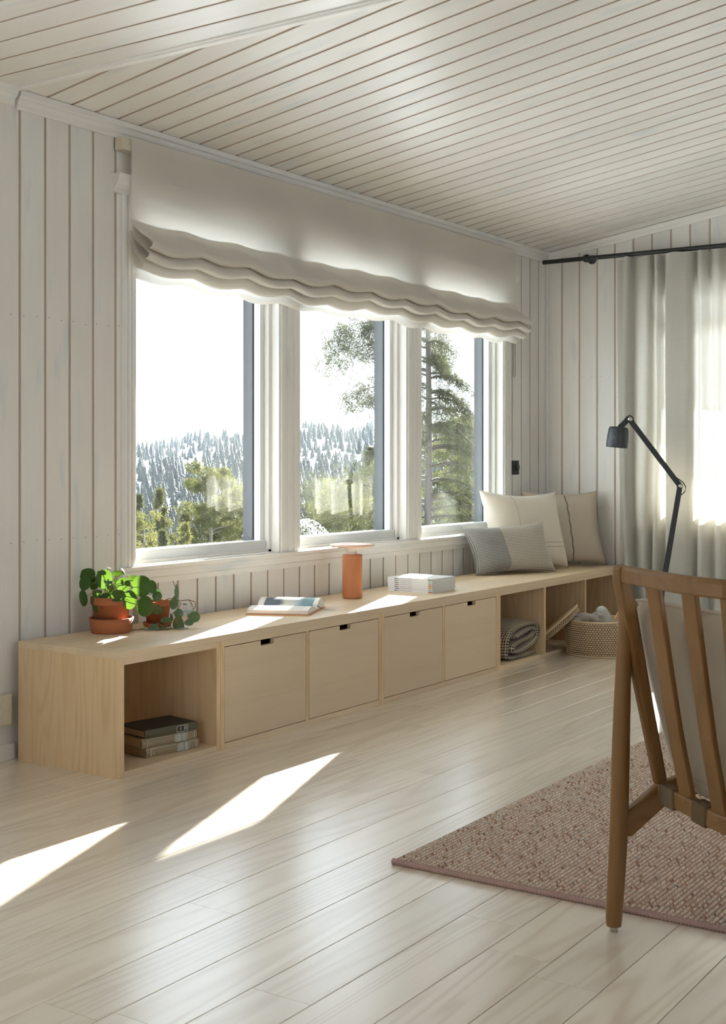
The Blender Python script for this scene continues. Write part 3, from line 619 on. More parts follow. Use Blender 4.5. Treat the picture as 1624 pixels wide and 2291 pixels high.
def photomat():
    m, nt, b = nmat('printed_photo'); uv = nd(nt, 'ShaderNodeUVMap').outputs[0]; sp = nd(nt, 'ShaderNodeSeparateXYZ', {0: uv}); u, v = sp.outputs[0], sp.outputs[1]
    n = nd(nt, 'ShaderNodeTexNoise', {'Vector': uv, 'Scale': 26.0, 'Detail': 3.0}).outputs[0]
    c = ramp(nt, mth(nt, 'ADD', v, mth(nt, 'MULTIPLY', mth(nt, 'SUBTRACT', n, .5), .05)), [(.02, (.10, .12, .15)), (.10, (.07, .09, .12)), (.125, (.50, .47, .40)), (.17, (.42, .46, .46)), (.21, (.16, .27, .31)), (.27, (.18, .30, .33))])
    c = mix(nt, mth(nt, 'MULTIPLY', ramp(nt, mth(nt, 'ADD', mth(nt, 'MULTIPLY', u, 6.0), mth(nt, 'MULTIPLY', n, .3)), [(.55, (0, 0, 0)), (.95, (1, 1, 1))]), .75), c, (.72, .74, .74))
    inn = mth(nt, 'MULTIPLY', mth(nt, 'LESS_THAN', mth(nt, 'ABSOLUTE', mth(nt, 'SUBTRACT', v, .142)), .114), mth(nt, 'LESS_THAN', u, .185))
    c = mix(nt, inn, (.76, .73, .68), c); nt.links.new(c, b.inputs['Base Color']); b.inputs['Roughness'].default_value = .45; return m
def open_book():
    t = thing('open_book', 'open orange-covered book with a landscape photo page and dark ribbon', 'book')
    v_ = Vector((.112, -.255, 0)).normalized(); ang = math.atan2(v_.y, v_.x)     # local x along the spine, local y across
    t.location = Vector((1.346, -.289, .45)) - Matrix.Rotation(ang, 3, 'Z') @ Vector((.139, 0, 0)); t.rotation_euler = (0, 0, ang)
    Hh = .278
    # cross-section: y<0 is the near-left half? local y = +90deg from spine dir
    def half(sgn, name, thick, mat, arch, wd):
        n = 16
        def top(k): 
            a = k; return (sgn * (.004 + wd * a), .012 + thick * (math.sin(min(1, a * 1.25) * math.pi / 2) ** .6) * (1 - .0 * a) + arch * math.sin(math.pi * min(1, a)) - .004 * a)
        tp = [top(k / n) for k in range(n + 1)]
        b = MB(); b.grid(lambda u, w: (Hh * w, tp[int(round(u * n))][0], tp[int(round(u * n))][1]), n, 6)
        o = b.build(name, mat, t); me = o.data; uvl = me.uv_layers.new(name='UVMap')
        for lp_ in me.loops:
            co = me.vertices[lp_.vertex_index].co; uvl.data[lp_.index].uv = (abs(co.y), co.x)
        poly = [(tp[0][0], .006), (tp[-1][0] , .006)] + [(y, z - .0006) for y, z in tp[::-1]]
        MB().prism(poly if sgn > 0 else poly[::-1], .001, Hh - .001, lambda a, c, h: (h, a, c)).build('page_block', M['paper'], t)
    half(-1, 'printed_page', .014, printmat(), .010, .165) ; half(1, 'photo_page', .024, photomat(), .020, .165)
    b = MB(); b.box(-.004, Hh + .004, -.182, -.005, 0, .004); b.box(-.004, Hh + .004, .005, .182, 0, .004); b.box(-.004, Hh + .004, -.006, .006, 0.0, .005)
    b.build('cover', M['orange'], t, bevel=.001)
    b = MB(); pth = [(Hh - .03, .006, .030), (Hh + .002, .008, .026), (Hh + .022, .012, .012), (Hh + .045, .022, .006), (Hh + .062, .034, .004), (Hh + .078, .040, .003)]
    for i in range(len(pth) - 1):
        p, q = Vector(pth[i]), Vector(pth[i + 1]); s_ = Vector((0.0012, .0028, .0)); b.add([p - s_, p + s_, q + s_, q - s_], [(0, 1, 2, 3)], 0, True)
    o = b.build('ribbon', M['ribbon'], t); solid(o, .0006)
open_book()

# ------------------------------------------------------------ cushions
def cushion(name, label, BL, BR, TR, TL, th, mat, parts=(), pinch=.05, sagk=.0, flip=1):
    t = thing(name, label, 'cushion', 'cushions piled in the bench corner')
    BL, BR, TR, TL = map(Vector, (BL, BR, TR, TL)); n = 40
    nrm = ((BR - BL).cross(TL - BL)).normalized() * flip
    W = ((BR - BL).length + (TR - TL).length) / 2; Hh = ((TL - BL).length + (TR - BR).length) / 2
    rs = random.Random(hash(label) % 999)
    ph = [rs.uniform(0, 6) for _ in range(6)]
    def pt(u, v, side):
        a, c = 2 * u - 1, 2 * v - 1
        # edges bow inwards between the corners
        uu = .5 + .5 * a * (1 - pinch * (1 - c * c) ** 1.0 * abs(a) ** 3); vv = .5 + .5 * c * (1 - pinch * (1 - a * a) * abs(c) ** 3)
        p = BL * (1 - uu) * (1 - vv) + BR * uu * (1 - vv) + TR * uu * vv + TL * (1 - uu) * vv
        h = max(0., (1 - a ** 4)) ** .55 * max(0., (1 - c ** 4)) ** .55
        wr = 1 + .05 * math.sin(5 * u + ph[0]) * math.sin(4 * v + ph[1]) + .03 * math.sin(11 * u + 6 * v + ph[2])
        h *= wr * (1 + .18 * (.5 - v))
        return p + nrm * (side * h * th * .5)
    b = MB(); vv = []; idx = {}
    for s_ in (1, -1):
        for j in range(n + 1):
            for i in range(n + 1):
                edge = i in (0, n) or j in (0, n)
                k = (0 if edge else s_, i, j)
                if k not in idx: idx[k] = len(vv); vv.append(pt(i / n, j / n, s_))
    fs = []
    for s_ in (1, -1):
        for j in range(n):
            for i in range(n):
                q = [(i, j), (i + 1, j), (i + 1, j + 1), (i, j + 1)]; q = [idx[(0 if (a in (0, n) or c in (0, n)) else s_, a, c)] for a, c in q]
                fs.append(tuple(q if s_ * flip > 0 else q[::-1]))
    b.add(vv, fs, 0, True); me = b.mesh('cover', mat); uvl = me.uv_layers.new(name='UVMap'); inv = {v: k for k, v in idx.items()}
    for lp_ in me.loops:
        _, i, j = inv[lp_.vertex_index]; uvl.data[lp_.index].uv = (i / n * W, j / n * Hh)
    obj('cover', me, t)
    for nm, pth, r_, mt in parts:
        MB().tube([pt(u, v, 1) + nrm * .001 for u, v in pth], r_, 5).build(nm, mt, t)
    return t
def rayplane(px, py, p0, nrm):
    d = at(px, py, 1.0) - CAM; k = (Vector(p0) - CAM).dot(nrm) / d.dot(nrm); return CAM + d * k
E1 = Vector((3.919 - 3.408, -.400 + .137, 0)).normalized(); N1 = Vector((-E1.y, E1.x, 0))       # N1 points to the wall side
def tilt(base, lean): return (UP * math.cos(lean) + N1 * math.sin(lean)).cross(E1).normalized()
WG = uvweave('grey_and_cream_weave', (.40, .395, .365), (.055, .054, .05), 125, 105, split=.232, cc=(.62, .57, .48), cd=(.15, .13, .105), sharp=2.6, stripes=[('u', .232, .0015, (.2, .19, .17))])
WC = uvweave('cream_linen_weave', (.72, .66, .56), (.52, .46, .37), 150, 150, sharp=1.6, stripes=[('v', .165, .003, (.36, .30, .24)), ('v', .135, .003, (.36, .30, .24))])
WT = uvweave('oat_linen_weave', (.58, .50, .395), (.46, .39, .30), 200, 200, sharp=1.4)
M['seam'] = plain('seam_thread', (.42, .36, .29), .9); M['fringe'] = plain('grey_fringe', (.22, .19, .155), .95)
def corners(e, lean, p0, pxs):
    e = Vector((e[0], e[1], 0)).normalized(); nw = Vector((-e.y, e.x, 0)); pl = (UP * math.cos(lean) + nw * math.sin(lean)).cross(e).normalized(); out = []
    for px, py in pxs:
        q = rayplane(px, py, p0, pl); q.z = max(q.z, .4525); out.append(q)
    return out
cushion('cushion', 'plain oat linen cushion with a dark frayed stripe against the right-hand wall', *corners((.69, -.72), .08, (4.535, -.46, .46), [(1190, 1276), (1357, 1267), (1336, 1098), (1166, 1098)]), .15, WT,
        [('frayed_stripe', [(.53 + .004 * math.sin(k), k / 40) for k in range(1, 40)], .0045, M['fringe'])], pinch=.11)
cushion('cushion', 'large cream linen cushion with a seam and fine stripes, behind the grey one', *corners((1, -.42), .14, (4.225, -.36, .46), [(1104, 1284), (1272, 1272), (1243, 1100), (1070, 1095)]), .18, WC,
        [('seam', [(.33, k / 40) for k in range(2, 39)], .0016, M['seam'])], pinch=.14)
cushion('cushion', 'small two-tone grey and cream woven lumbar cushion, front of the pile', *corners((1, -.515), .30, (3.66, -.285, .46), [(1064, 1289), (1244, 1281), (1215, 1166), (1030, 1180)]), .15, WG, pinch=.13)

# ------------------------------------------------------------ folded throw in the bench bay
def throw():
    t = thing('folded_throw', 'folded cream and black checked wool throw in the bench bay', 'blanket')
    cl = [(3.345, .040), (3.20, .034), (3.06, .034), (3.015, .046), (3.006, .090), (3.012, .140), (3.05, .182), (3.12, .205), (3.22, .212), (3.32, .214), (3.385, .200), (3.405, .165), (3.392, .125), (3.345, .098), (3.27, .078), (3.18, .066), (3.09, .064), (3.062, .078), (3.075, .100), (3.13, .112), (3.22, .122), (3.30, .132), (3.350, .152), (3.352, .175), (3.31, .186), (3.22, .176), (3.13, .160), (3.085, .150)]
    pp = []
    for i in range(len(cl) - 1):
        for k in range(5):
            a = k / 5; p0, p1, p2, p3 = cl[max(i - 1, 0)], cl[i], cl[i + 1], cl[min(i + 2, len(cl) - 1)]
            pp.append(tuple(.5 * ((2 * p1[c]) + (-p0[c] + p2[c]) * a + (2 * p0[c] - 5 * p1[c] + 4 * p2[c] - p3[c]) * a * a + (-p0[c] + 3 * p1[c] - 3 * p2[c] + p3[c]) * a ** 3) for c in (0, 1)))
    n = len(pp) - 1; s = [0]
    for i in range(n): s.append(s[-1] + math.hypot(pp[i + 1][0] - pp[i][0], pp[i + 1][1] - pp[i][1]))
    def fn(u, v):
        k = int(round(u * n)); x, z = pp[k]; return (x + .006 * math.sin(v * 7 + k * .1) * v, -.552 + .40 * v + .006 * math.sin(k * .13), max(z + .005 * math.sin(v * 9 + k * .09), TH + .008))
    b = MB(); nv = 16; b.grid(fn, n, nv)
    wm = uvweave('checked_wool', (.64, .53, .39), (.03, .025, .02), 62, 62, sharp=2.6, bump=.8)
    o = b.build('cloth', wm, t); me = o.data; uvl = me.uv_layers.new(name='UVMap')
    for lp_ in me.loops:
        i = lp_.vertex_index; uvl.data[lp_.index].uv = (s[i % (n + 1)], (i // (n + 1)) / nv * .40)
    solid(o, .013)
throw()

# ------------------------------------------------------------ basket, lid, yarn, needles
BC = Vector((3.733, -.775, 0))
def weave_wall(mb, rad, z0, z1, nrow, ncol, mi, tilt_fn=None):
    dz = (z1 - z0) / nrow
    for r_ in range(nrow):
        for c in range(ncol):
            a = 2 * math.pi * (c + (.5 if r_ % 2 else 0)) / ncol; da = math.pi / ncol * .80; zc = z0 + dz * (r_ + .5); R_ = rad(zc)
            def P(da_, dz_, o): return Vector((math.cos(a + da_) * (R_ + o), math.sin(a + da_) * (R_ + o), zc + dz_))
            h = dz * .60
            v = [P(-da, -h * .62, 0), P(da, -h * .62, 0), P(da, h * .62, 0), P(-da, h * .62, 0), P(-da * .55, -h * .45, .0042), P(da * .55, -h * .45, .0042), P(da * .55, h * .45, .0042), P(-da * .55, h * .45, .0042)]
            mb.add(v, [(4, 5, 6, 7), (0, 1, 5, 4), (1, 2, 6, 5), (2, 3, 7, 6), (3, 0, 4, 7)], mi, True)
def basket():
    t = thing('basket', 'round woven bamboo basket of knitting standing before the bench', 'basket'); t.location = BC
    rad = lambda z: .190 + .010 * math.sin(min(1, z / .16) * math.pi * .6) - .004 * (z / .2)
    pr = [(.0005, .002)] + [(rad(.004) - .02, .002)] + [(rad(z) - .003, z) for z in (.006, .04, .08, .12, .16, .20)]
    MB().lathe(pr, n=48).build('wall', M['wickerdk'], t)
    MB().lathe([(rad(.2) - .003, .2), (rad(.2) - .012, .2), (rad(.1) - .012, .1), (rad(.02) - .02, .012), (.0005, .012)], n=48).build('lining', M['wicker'], t)
    mb = MB(); weave_wall(mb, lambda z: rad(z) - .002, .012, .196, 15, 74, 0); o = mb.build('weave', M['wicker'], t); o['kind'] = 'stuff'
    MB().tube([(math.cos(a) * (rad(.2) - .007), math.sin(a) * (rad(.2) - .007), .201) for a in [i * math.pi / 24 for i in range(48)]], .0062, 8, closed=True).build('rim', M['wicker'], t)
    MB().tube([(math.cos(a) * (rad(0) + .0), math.sin(a) * (rad(0) + .0), .006) for a in [i * math.pi / 24 for i in range(48)]], .0058, 8, closed=True).build('base_ring', M['wicker'], t)
basket()
def lid():
    t = thing('woven_lid', 'flat woven bamboo lid leaning on the basket inside the bench bay', 'lid')
    c = at(1240, 1405, 7.60); e1 = (RGT * .76 + UP * .65).normalized(); ray = (c - CAM).normalized()
    nr = e1.cross(ray).normalized(); nr = (nr if nr.z > 0 else -nr); nr = (nr + ray * -.06).normalized(); e1 = (e1 - nr * e1.dot(nr)).normalized(); e2 = nr.cross(e1)
    m = Matrix((e1, e2, nr)).transposed().to_4x4(); m.translation = c; t.matrix_world = m
    MB().lathe([(.0005, -.019), (.176, -.019), (.180, -.014), (.182, .010), (.0005, .012)], n=48).build('body', M['wickerdk'], t)
    mb = MB(); weave_wall(mb, lambda z: .179, -.018, .010, 3, 74, 0); o = mb.build('weave', M['wicker'], t); o['kind'] = 'stuff'
    MB().lathe([(.0005, .012), (.188, .011), (.192, .015), (.188, .021), (.0005, .024)], n=48).build('top_plate', M['wicker'], t)
    MB().tube([(math.cos(a) * .190, math.sin(a) * .190, .017) for a in [i * math.pi / 24 for i in range(48)]], .006, 8, closed=True).build('rim', M['wicker'], t)
lid()
def yarn():
    t = thing('wool_skein', 'soft grey-brown twisted wool skein lying in the basket', 'yarn')
    c = BC + Vector((-.052, .040, .192))
    a = []
    for k in range(70):
        th = k / 70 * math.pi * 2; a.append(c + RGT * (.085 * math.cos(th) - .02) + FWD * (.035 * math.sin(th)) + UP * (.016 * math.sin(3 * th) + .012))
    MB().tube(a, [.026 + .005 * math.sin(k * .9) for k in range(70)], 10, closed=True).build('strand_bundle', M['wool'], t)
    a = [c + RGT * (.05 * math.cos(k * .22) + .0) + FWD * (.05 + .03 * math.sin(k * .22)) + UP * (.0 + .022 * math.sin(k * .11)) for k in range(30)]
    MB().tube(a, .024, 10).build('strand_bundle', M['wool'], t)
    t = thing('yarn_cone', 'pale grey yarn ball wound egg-shaped, tilted in the basket', 'yarn')
    c = BC + RGT * .032 + FWD * .02 + UP * .205; ax = (UP * .92 - RGT * .36 + FWD * .1).normalized(); bx = ax.cross(FWD).normalized(); by = ax.cross(bx)
    pr = []; 
    for k in range(61):
        h = k / 60; r_ = .044 * (max(0, 1 - (2 * h - 1) ** 4)) ** .5 * (.80 + .2 * (1 - h)) + .0008 * math.sin(k * 2.1); pr.append((max(r_, .0004), -.06 + .135 * h))
    MB().lathe(pr, c, 28, a=bx, b=by, t=ax).build('ball', M['yarn'], t)
    b = MB()
    for q in range(5):
        pth = []
        for k in range(60):
            th = k / 60 * 2 * math.pi; h = .5 + .30 * math.sin(th + q * 1.2); r_ = .0455 * (max(0, 1 - (2 * h - 1) ** 4)) ** .5 * (.8 + .2 * (1 - h)); pth.append(c + ax * (-.06 + .135 * h) + bx * (r_ * math.cos(th)) + by * (r_ * math.sin(th)))
        b.tube(pth, .0016, 5, closed=True)
    b.build('winding', M['yarn'], t)
    for i, (o1, lab) in enumerate([(0, 'bamboo knitting needle sticking out of the basket, the lower left one'), (.013, 'bamboo knitting needle sticking out of the basket, the upper right one')]):
        t = thing('knitting_needle', lab, 'needle', 'knitting needles in the basket')
        p = BC + RGT * (.062 + o1) + UP * .165 - FWD * .02; q = BC + RGT * (.150 + o1 * 1.1) + UP * .315 + FWD * .01
        MB().tube([p, p.lerp(q, .1), q.lerp(p, .03), q], [.001, .0036, .0036, .0030], 8).build('shaft', M['bamboo'], t)
        MB().lathe([(.0003, -.004), (.006, -.003), (.006, .003), (.0003, .004)], q, 10).build('knob', M['bamboo'], t)
yarn()

# ------------------------------------------------------------ floor lamp
def floor_lamp():
    t = thing('floor_lamp', 'black jointed floor lamp with perforated cup shade before the curtain', 'lamp')
    D = 7.72
    B = at(1461, 1441, D); B.z = 0; J = at(1521, 1087, D); K = at(1408, 938, D); Hd = at(1381, 975, D)
    MB().box(-.115, .115, -.09, .09, .0, .028).build('base', M['black'], t, bevel=.006).location = B + RGT * -.02
    def bar(p, q, w, d, name, parent=t):
        z = (q - p).normalized(); y = FWD.cross(z).normalized(); x = y.cross(z)
        b = MB(); b.obox((p + q) / 2, x, y, z, d / 2, w / 2, (q - p).length / 2); return b.build(name, M['black'], parent, bevel=.003)
    pole = bar(B + UP * .025, J, .030, .020, 'pole'); arm = bar(J, K, .030, .020, 'arm')
    mid = J.lerp(K, .52); dz = (K - J).normalized(); b = MB(); y_ = FWD.cross(dz).normalized(); b.obox(mid, FWD, y_, dz, .0112, .0162, .0015); b.build('arm_seam', M['ink'], arm)
    for nm, c in (('elbow_joint', J), ('head_joint', K)):
        o = MB().lathe([(.0005, -.022), (.015, -.022), (.0165, -.019), (.0165, .019), (.015, .022), (.0005, .022)], c, 20, a=RGT, b=UP, t=FWD).build(nm, M['black'], t)
        MB().lathe([(.0005, -.026), (.0125, -.026), (.0135, -.0215)], c, 20, a=RGT, b=UP, t=FWD).build('steel_cap', M['steel'], o)
    ax = (UP * .995 + RGT * .10).normalized(); bx = RGT; bx = (bx - ax * bx.dot(ax)).normalized(); by = ax.cross(bx)
    c = at(1382, 978, D); hh, r0, r1 = .062, .066, .059
    prf = [(r0, -hh), (r0 - .001, -hh + .003), ((r0 + r1) / 2 + .001, 0), (r1, hh - .012), (r1 - .008, hh - .002), (.030, hh), (.0005, hh)]
    # perforated: dark glossy shade with dimple rows
    sh = MB(); sh.lathe(prf, c, 40, a=bx, b=by, t=ax); sh.lathe([(r0, -hh), (r0 - .004, -hh), (r0 - .006, -hh + .01), (.056, .03), (.0005, .03)], c, 40, a=bx, b=by, t=ax)
    shade = sh.build('shade', [dimple], t)
    MB().lathe([(.0005, -hh + .012), (r0 - .007, -hh + .012)], c, 40, a=bx, b=by, t=ax).build('diffuser', M['white'], shade)
    bar(c + ax * (hh - .004) + RGT * .006, K + UP * .008, .032, .026, 'neck')
    b = MB(); b.tube([J.lerp(K, .14) + FWD * -.012 + RGT * .010, J + RGT * .020 + UP * .020, J + RGT * .034 - UP * .006, J + RGT * .030 - UP * .034, J + RGT * .008 - UP * .055], .0032, 8); b.build('cable', M['black'], t); b = MB()
    b.tube([K - RGT * .022 - UP * .012, K - RGT * .020 + UP * .012, K + UP * .024, K + RGT * .020 + UP * .012, K + RGT * .024 - UP * .008], .0032, 8)
    b.build('cable', M['black'], t)
    e = B + RGT * -.02
    b = MB(); pts = [e + UP * .02 - RGT * .06 + FWD * .08, e + UP * .06 - RGT * .09 + FWD * .16, e + UP * .09 - RGT * .12 + FWD * .24, e + UP * .035 - RGT * .05 + FWD * .30, e + UP * .006 + RGT * .02 + FWD * .33]
    b.tube(pts, .004, 8); b.tube([e + UP * .006 + RGT * .02 + FWD * .33, e + UP * .05 + RGT * .0 + FWD * .32, e + UP * .13 - RGT * .03 + FWD * .31, e + UP * .16 - RGT * .06 + FWD * .30], .004, 8)
    b.build('power_cord', M['black'], t)
def dimplemat():
    m, nt, b = nmat('perforated_black_metal'); tc = nd(nt, 'ShaderNodeTexCoord').outputs['Object']
    v = nd(nt, 'ShaderNodeTexVoronoi', {'Vector': tc, 'Scale': 170.0, 'Randomness': .12}).outputs['Distance']
    k = ramp(nt, v, [(.25, (1, 1, 1)), (.40, (0, 0, 0))])
    nt.links.new(mix(nt, k, (.030, .033, .040), (.075, .080, .090)), b.inputs['Base Color']); b.inputs['Roughness'].default_value = .38
    bp = nd(nt, 'ShaderNodeBump', {'Height': k, 'Strength': .4, 'Distance': .002}); nt.links.new(bp.outputs[0], b.inputs['Normal']); return m
dimple = dimplemat()
floor_lamp()

# ------------------------------------------------------------ potted plants
def zp(a, c, d): return at(150 + a / 5.239, 1240 + c / 5.239, d)
def leaf_mesh(mb, c, rx, ry, nrm, up, mi=0, cup=.18, tip=0.0):
    nrm = nrm.normalized(); x = up.cross(nrm).normalized(); y = nrm.cross(x); n = 18; rings = (.0, .35, .7, 1.0)
    vv = [c]; fs = []
    for k, r_ in enumerate(rings[1:]):
        for j in range(n):
            th = 2 * math.pi * j / n; px = math.sin(th) * rx * r_; py = math.cos(th) * ry * r_
            if tip and math.cos(th) > 0: px *= 1 - tip * math.cos(th) ** 2; py *= 1 + tip * .35 * math.cos(th) ** 4
            vv.append(c + x * px + y * py + nrm * (-cup * (r_ ** 2) * min(rx, ry) * (1 + .35 * math.cos(3 * th)) * .6))
    for j in range(n): fs.append((0, 1 + j, 1 + (j + 1) % n))
    for k in range(2):
        for j in range(n): a = 1 + k * n; fs.append((a + j, a + n + j, a + n + (j + 1) % n, a + (j + 1) % n))
    mb.add(vv, fs, mi, True)
def pot(t, c, r_top, r_bot, z0, z1, band=.03):
    c = Vector((c.x, c.y, 0))
    MB().lathe([(.0005, z0), (r_bot, z0), (r_bot + (r_top - r_bot) * .62, z1 - band), (r_top - .004 + .003, z1 - band), (r_top, z1 - band + .004), (r_top, z1), (r_top - .006, z1), (r_top - .010, z1 - .02), (r_bot, z0 + .02)], c, 48).build('pot', M['terracotta'], t)
    MB().lathe([(.0005, z1 - .016), (r_top - .009, z1 - .018)], c, 32).build('soil', M['soil'], t)
def saucer(t, c, r_, z0, h):
    c = Vector((c.x, c.y, 0))
    MB().lathe([(.0005, z0), (r_ * .86, z0), (r_ * .90, z0 + .003), (r_, z0 + h), (r_ - .006, z0 + h), (r_ * .84, z0 + .008), (.0005, z0 + .008)], c, 48).build('saucer', M['terracotta'], t)
def plants():
    t = thing('potted_pilea', 'round-leaved green pilea in a terracotta pot with deep saucer', 'plant')
    D1 = 5.11; c = at(249, 1410, D1); c.z = .45
    saucer(t, c, .0885, .45, .058); pot(t, c, .082, .060, .458, .592, .030)
    L = [(235, 235, 105, 78, .05, (-.35, -.2, .4)), (205, 335, 85, 88, -.03, (-.55, -.5, .3)), (185, 515, 72, 98, -.05, (-.8, -.5, -.1)), (430, 290, 102, 112, -.02, (-.15, -1, .25)), (315, 370, 55, 50, .02, (-.3, -.7, .4)), (475, 152, 45, 42, .03, (.3, .1, 1)),
         (590, 222, 68, 48, .05, (.2, .2, 1)), (662, 205, 30, 48, .06, (.8, -.2, .4)), (660, 357, 82, 86, -.02, (.25, -.9, .3)), (782, 292, 66, 56, .02, (.3, -.6, .6)), (875, 376, 116, 125, -.03, (.35, -.9, .15)), (735, 537, 80, 110, -.06, (.3, -.9, -.1)),
         (590, 482, 96, 80, -.07, (.1, -.6, .7)), (470, 500, 80, 62, -.06, (-.1, -.7, .6)), (345, 562, 66, 118, -.06, (-.3, -.9, -.1)), (460, 588, 76, 64, -.07, (0, -.9, .1)), (352, 447, 62, 42, -.02, (-.3, -.5, .8)), (915, 612, 96, 120, -.04, (.45, -.9, 0)),
         (1000, 382, 58, 82, .04, (.7, -.4, .3)), (1058, 490, 60, 58, .05, (.6, -.6, .2)), (725, 250, 20, 32, .04, (.8, .2, .5)), (622, 575, 42, 32, -.03, (.2, -.8, .2)), (560, 330, 60, 50, .04, (0, -.4, .9)), (500, 420, 60, 55, .0, (0, -.7, .7)), (390, 200, 46, 50, .07, (-.2, .2, .9)), (290, 300, 55, 60, .06, (-.6, .1, .7))]
    hub = Vector((c.x, c.y, .605))
    lf = []
    for a, b_, rx, ry, dd, nv in L:
        p = zp(a, b_, D1 + dd); k = D1 / FPX / 5.239
        nr = RGT * nv[0] * .7 + FWD * (min(nv[1] * 1.1, -.75) if rx > 50 else nv[1]) + UP * nv[2] * .8
        mb = MB(); leaf_mesh(mb, Vector((0, 0, 0)), rx * k * 1.02, ry * k * 1.02, nr, UP if abs(nr.normalized().z) < .9 else FWD)
        o = mb.build('leaf', M['leaf'], t); o.location = p
        q = p - nr.normalized() * .004; mid = hub.lerp(q, .55) + UP * .018
        MB().tube([hub + Vector((random.uniform(-.02, .02), random.uniform(-.02, .02), -.015)), mid, q], [.0018, .0015, .0011], 5).build('stem', M['stem'], o).matrix_parent_inverse = Matrix.Translation(-p)
    for i in range(3): MB().tube([hub + Vector((.006 * (i - 1), 0, -.03)), hub + Vector((.012 * (i - 1), .004 * i, .05 + .01 * i))], [.004, .003], 6).build('stalk', M['vine'], t)
    t = thing('potted_peperomia', 'trailing grey-green vine plant in a small terracotta pot', 'plant')
    D2 = 5.30; c = at(352, 1399, D2); c.z = .45
    saucer(t, c, .060, .45, .016); pot(t, c, .0605, .042, .455, .553, .020)
    L = [(1285, 440, 30, 82, -.02, (.5, -.8, .1), 1), (1250, 572, 52, 76, -.03, (-.2, -.9, .3), 1), (1052, 650, 70, 56, -.08, (-.2, -.9, .2), 0), (1420, 662, 74, 36, -.02, (-.2, -.4, .9), 0), (1490, 735, 70, 66, -.04, (.1, -.9, .3), 0), (1285, 800, 62, 80, -.10, (-.5, -.8, .3), 0),
         (1335, 832, 48, 92, -.09, (.6, -.7, .1), 1), (1428, 800, 54, 44, -.06, (.2, -.7, .6), 0), (1310, 695, 55, 56, -.06, (.3, -.9, .2), 0), (1012, 850, 62, 45, -.12, (-.1, -.7, .6), 0), (1012, 937, 66, 60, -.15, (-.1, -.95, .2), 0), (1160, 770, 66, 46, -.08, (.1, -.7, .7), 0),
         (938, 985, 38, 22, -.16, (0, -.4, .9), 1), (1352, 905, 76, 22, -.12, (0, -.3, 1), 0), (880, 932, 42, 16, -.14, (0, -.3, .9), 1), (1140, 868, 40, 48, -.11, (.7, -.2, .8), 1), (1200, 905, 60, 22, -.12, (0, -.2, 1), 0), (1110, 925, 55, 20, -.13, (.1, -.3, 1), 1), (1225, 740, 22, 44, -.05, (.6, -.6, .3), 1), (1380, 585, 30, 20, -.02, (.2, -.4, .9), 1), (1060, 430, 40, 30, .02, (.1, -.6, .6), 0)]
    k = D2 / FPX / 5.239
    for a, b_, rx, ry, dd, nv, tp in L:
        p = zp(a, b_, D2 + dd); nr = RGT * nv[0] + FWD * nv[1] + UP * nv[2]
        p.z = max(p.z, .456)
        mb = MB(); leaf_mesh(mb, Vector((0, 0, 0)), rx * k, ry * k, nr, UP if abs(nr.normalized().z) < .9 else FWD, cup=.12, tip=.5 if tp else .15)
        mb.build('leaf', M['leaf2'], t).location = p
    V = [[(1130, 540, 0), (1200, 520, -.02), (1280, 530, -.02), (1330, 545, -.02), (1430, 535, -.02), (1500, 560, -.03), (1505, 610, -.03), (1470, 650, -.04)], [(1130, 540, 0), (1125, 640, -.06), (1130, 740, -.08), (1140, 860, -.11)],
         [(1210, 725, -.06), (1290, 645, -.05), (1335, 580, -.03), (1300, 545, -.02)], [(1240, 310, -.02), (1275, 400, -.02), (1290, 520, -.02)], [(1140, 860, -.11), (1060, 800, -.11), (1010, 850, -.13), (920, 910, -.14), (840, 890, -.15), (780, 940, -.15), (770, 960, -.16)],
         [(920, 910, -.14), (915, 960, -.15), (905, 1000, -.16)], [(850, 890, -.15), (720, 920, -.16), (700, 960, -.17), (770, 1003, -.17)], [(1140, 860, -.11), (1220, 800, -.11), (1300, 810, -.10)], [(1030, 985, -.16), (1130, 985, -.16), (1200, 992, -.16)], [(1430, 540, -.02), (1460, 580, -.03), (1470, 615, -.03)], [(1420, 690, -.04), (1412, 750, -.05), (1390, 830, -.06)], [(1080, 800, -.11), (1210, 800, -.12), (1220, 880, -.12), (1100, 905, -.12)], [(1060, 920, -.13), (1180, 930, -.13), (1320, 900, -.12)]]
    for pth in V:
        q = []
        for a, b_, dd in pth:
            p = zp(a, b_, D2 + dd); p.z = max(p.z, .4535); q.append(p)
        MB().tube(q, .0016, 6).build('vine', M['vine'], t)
plants()

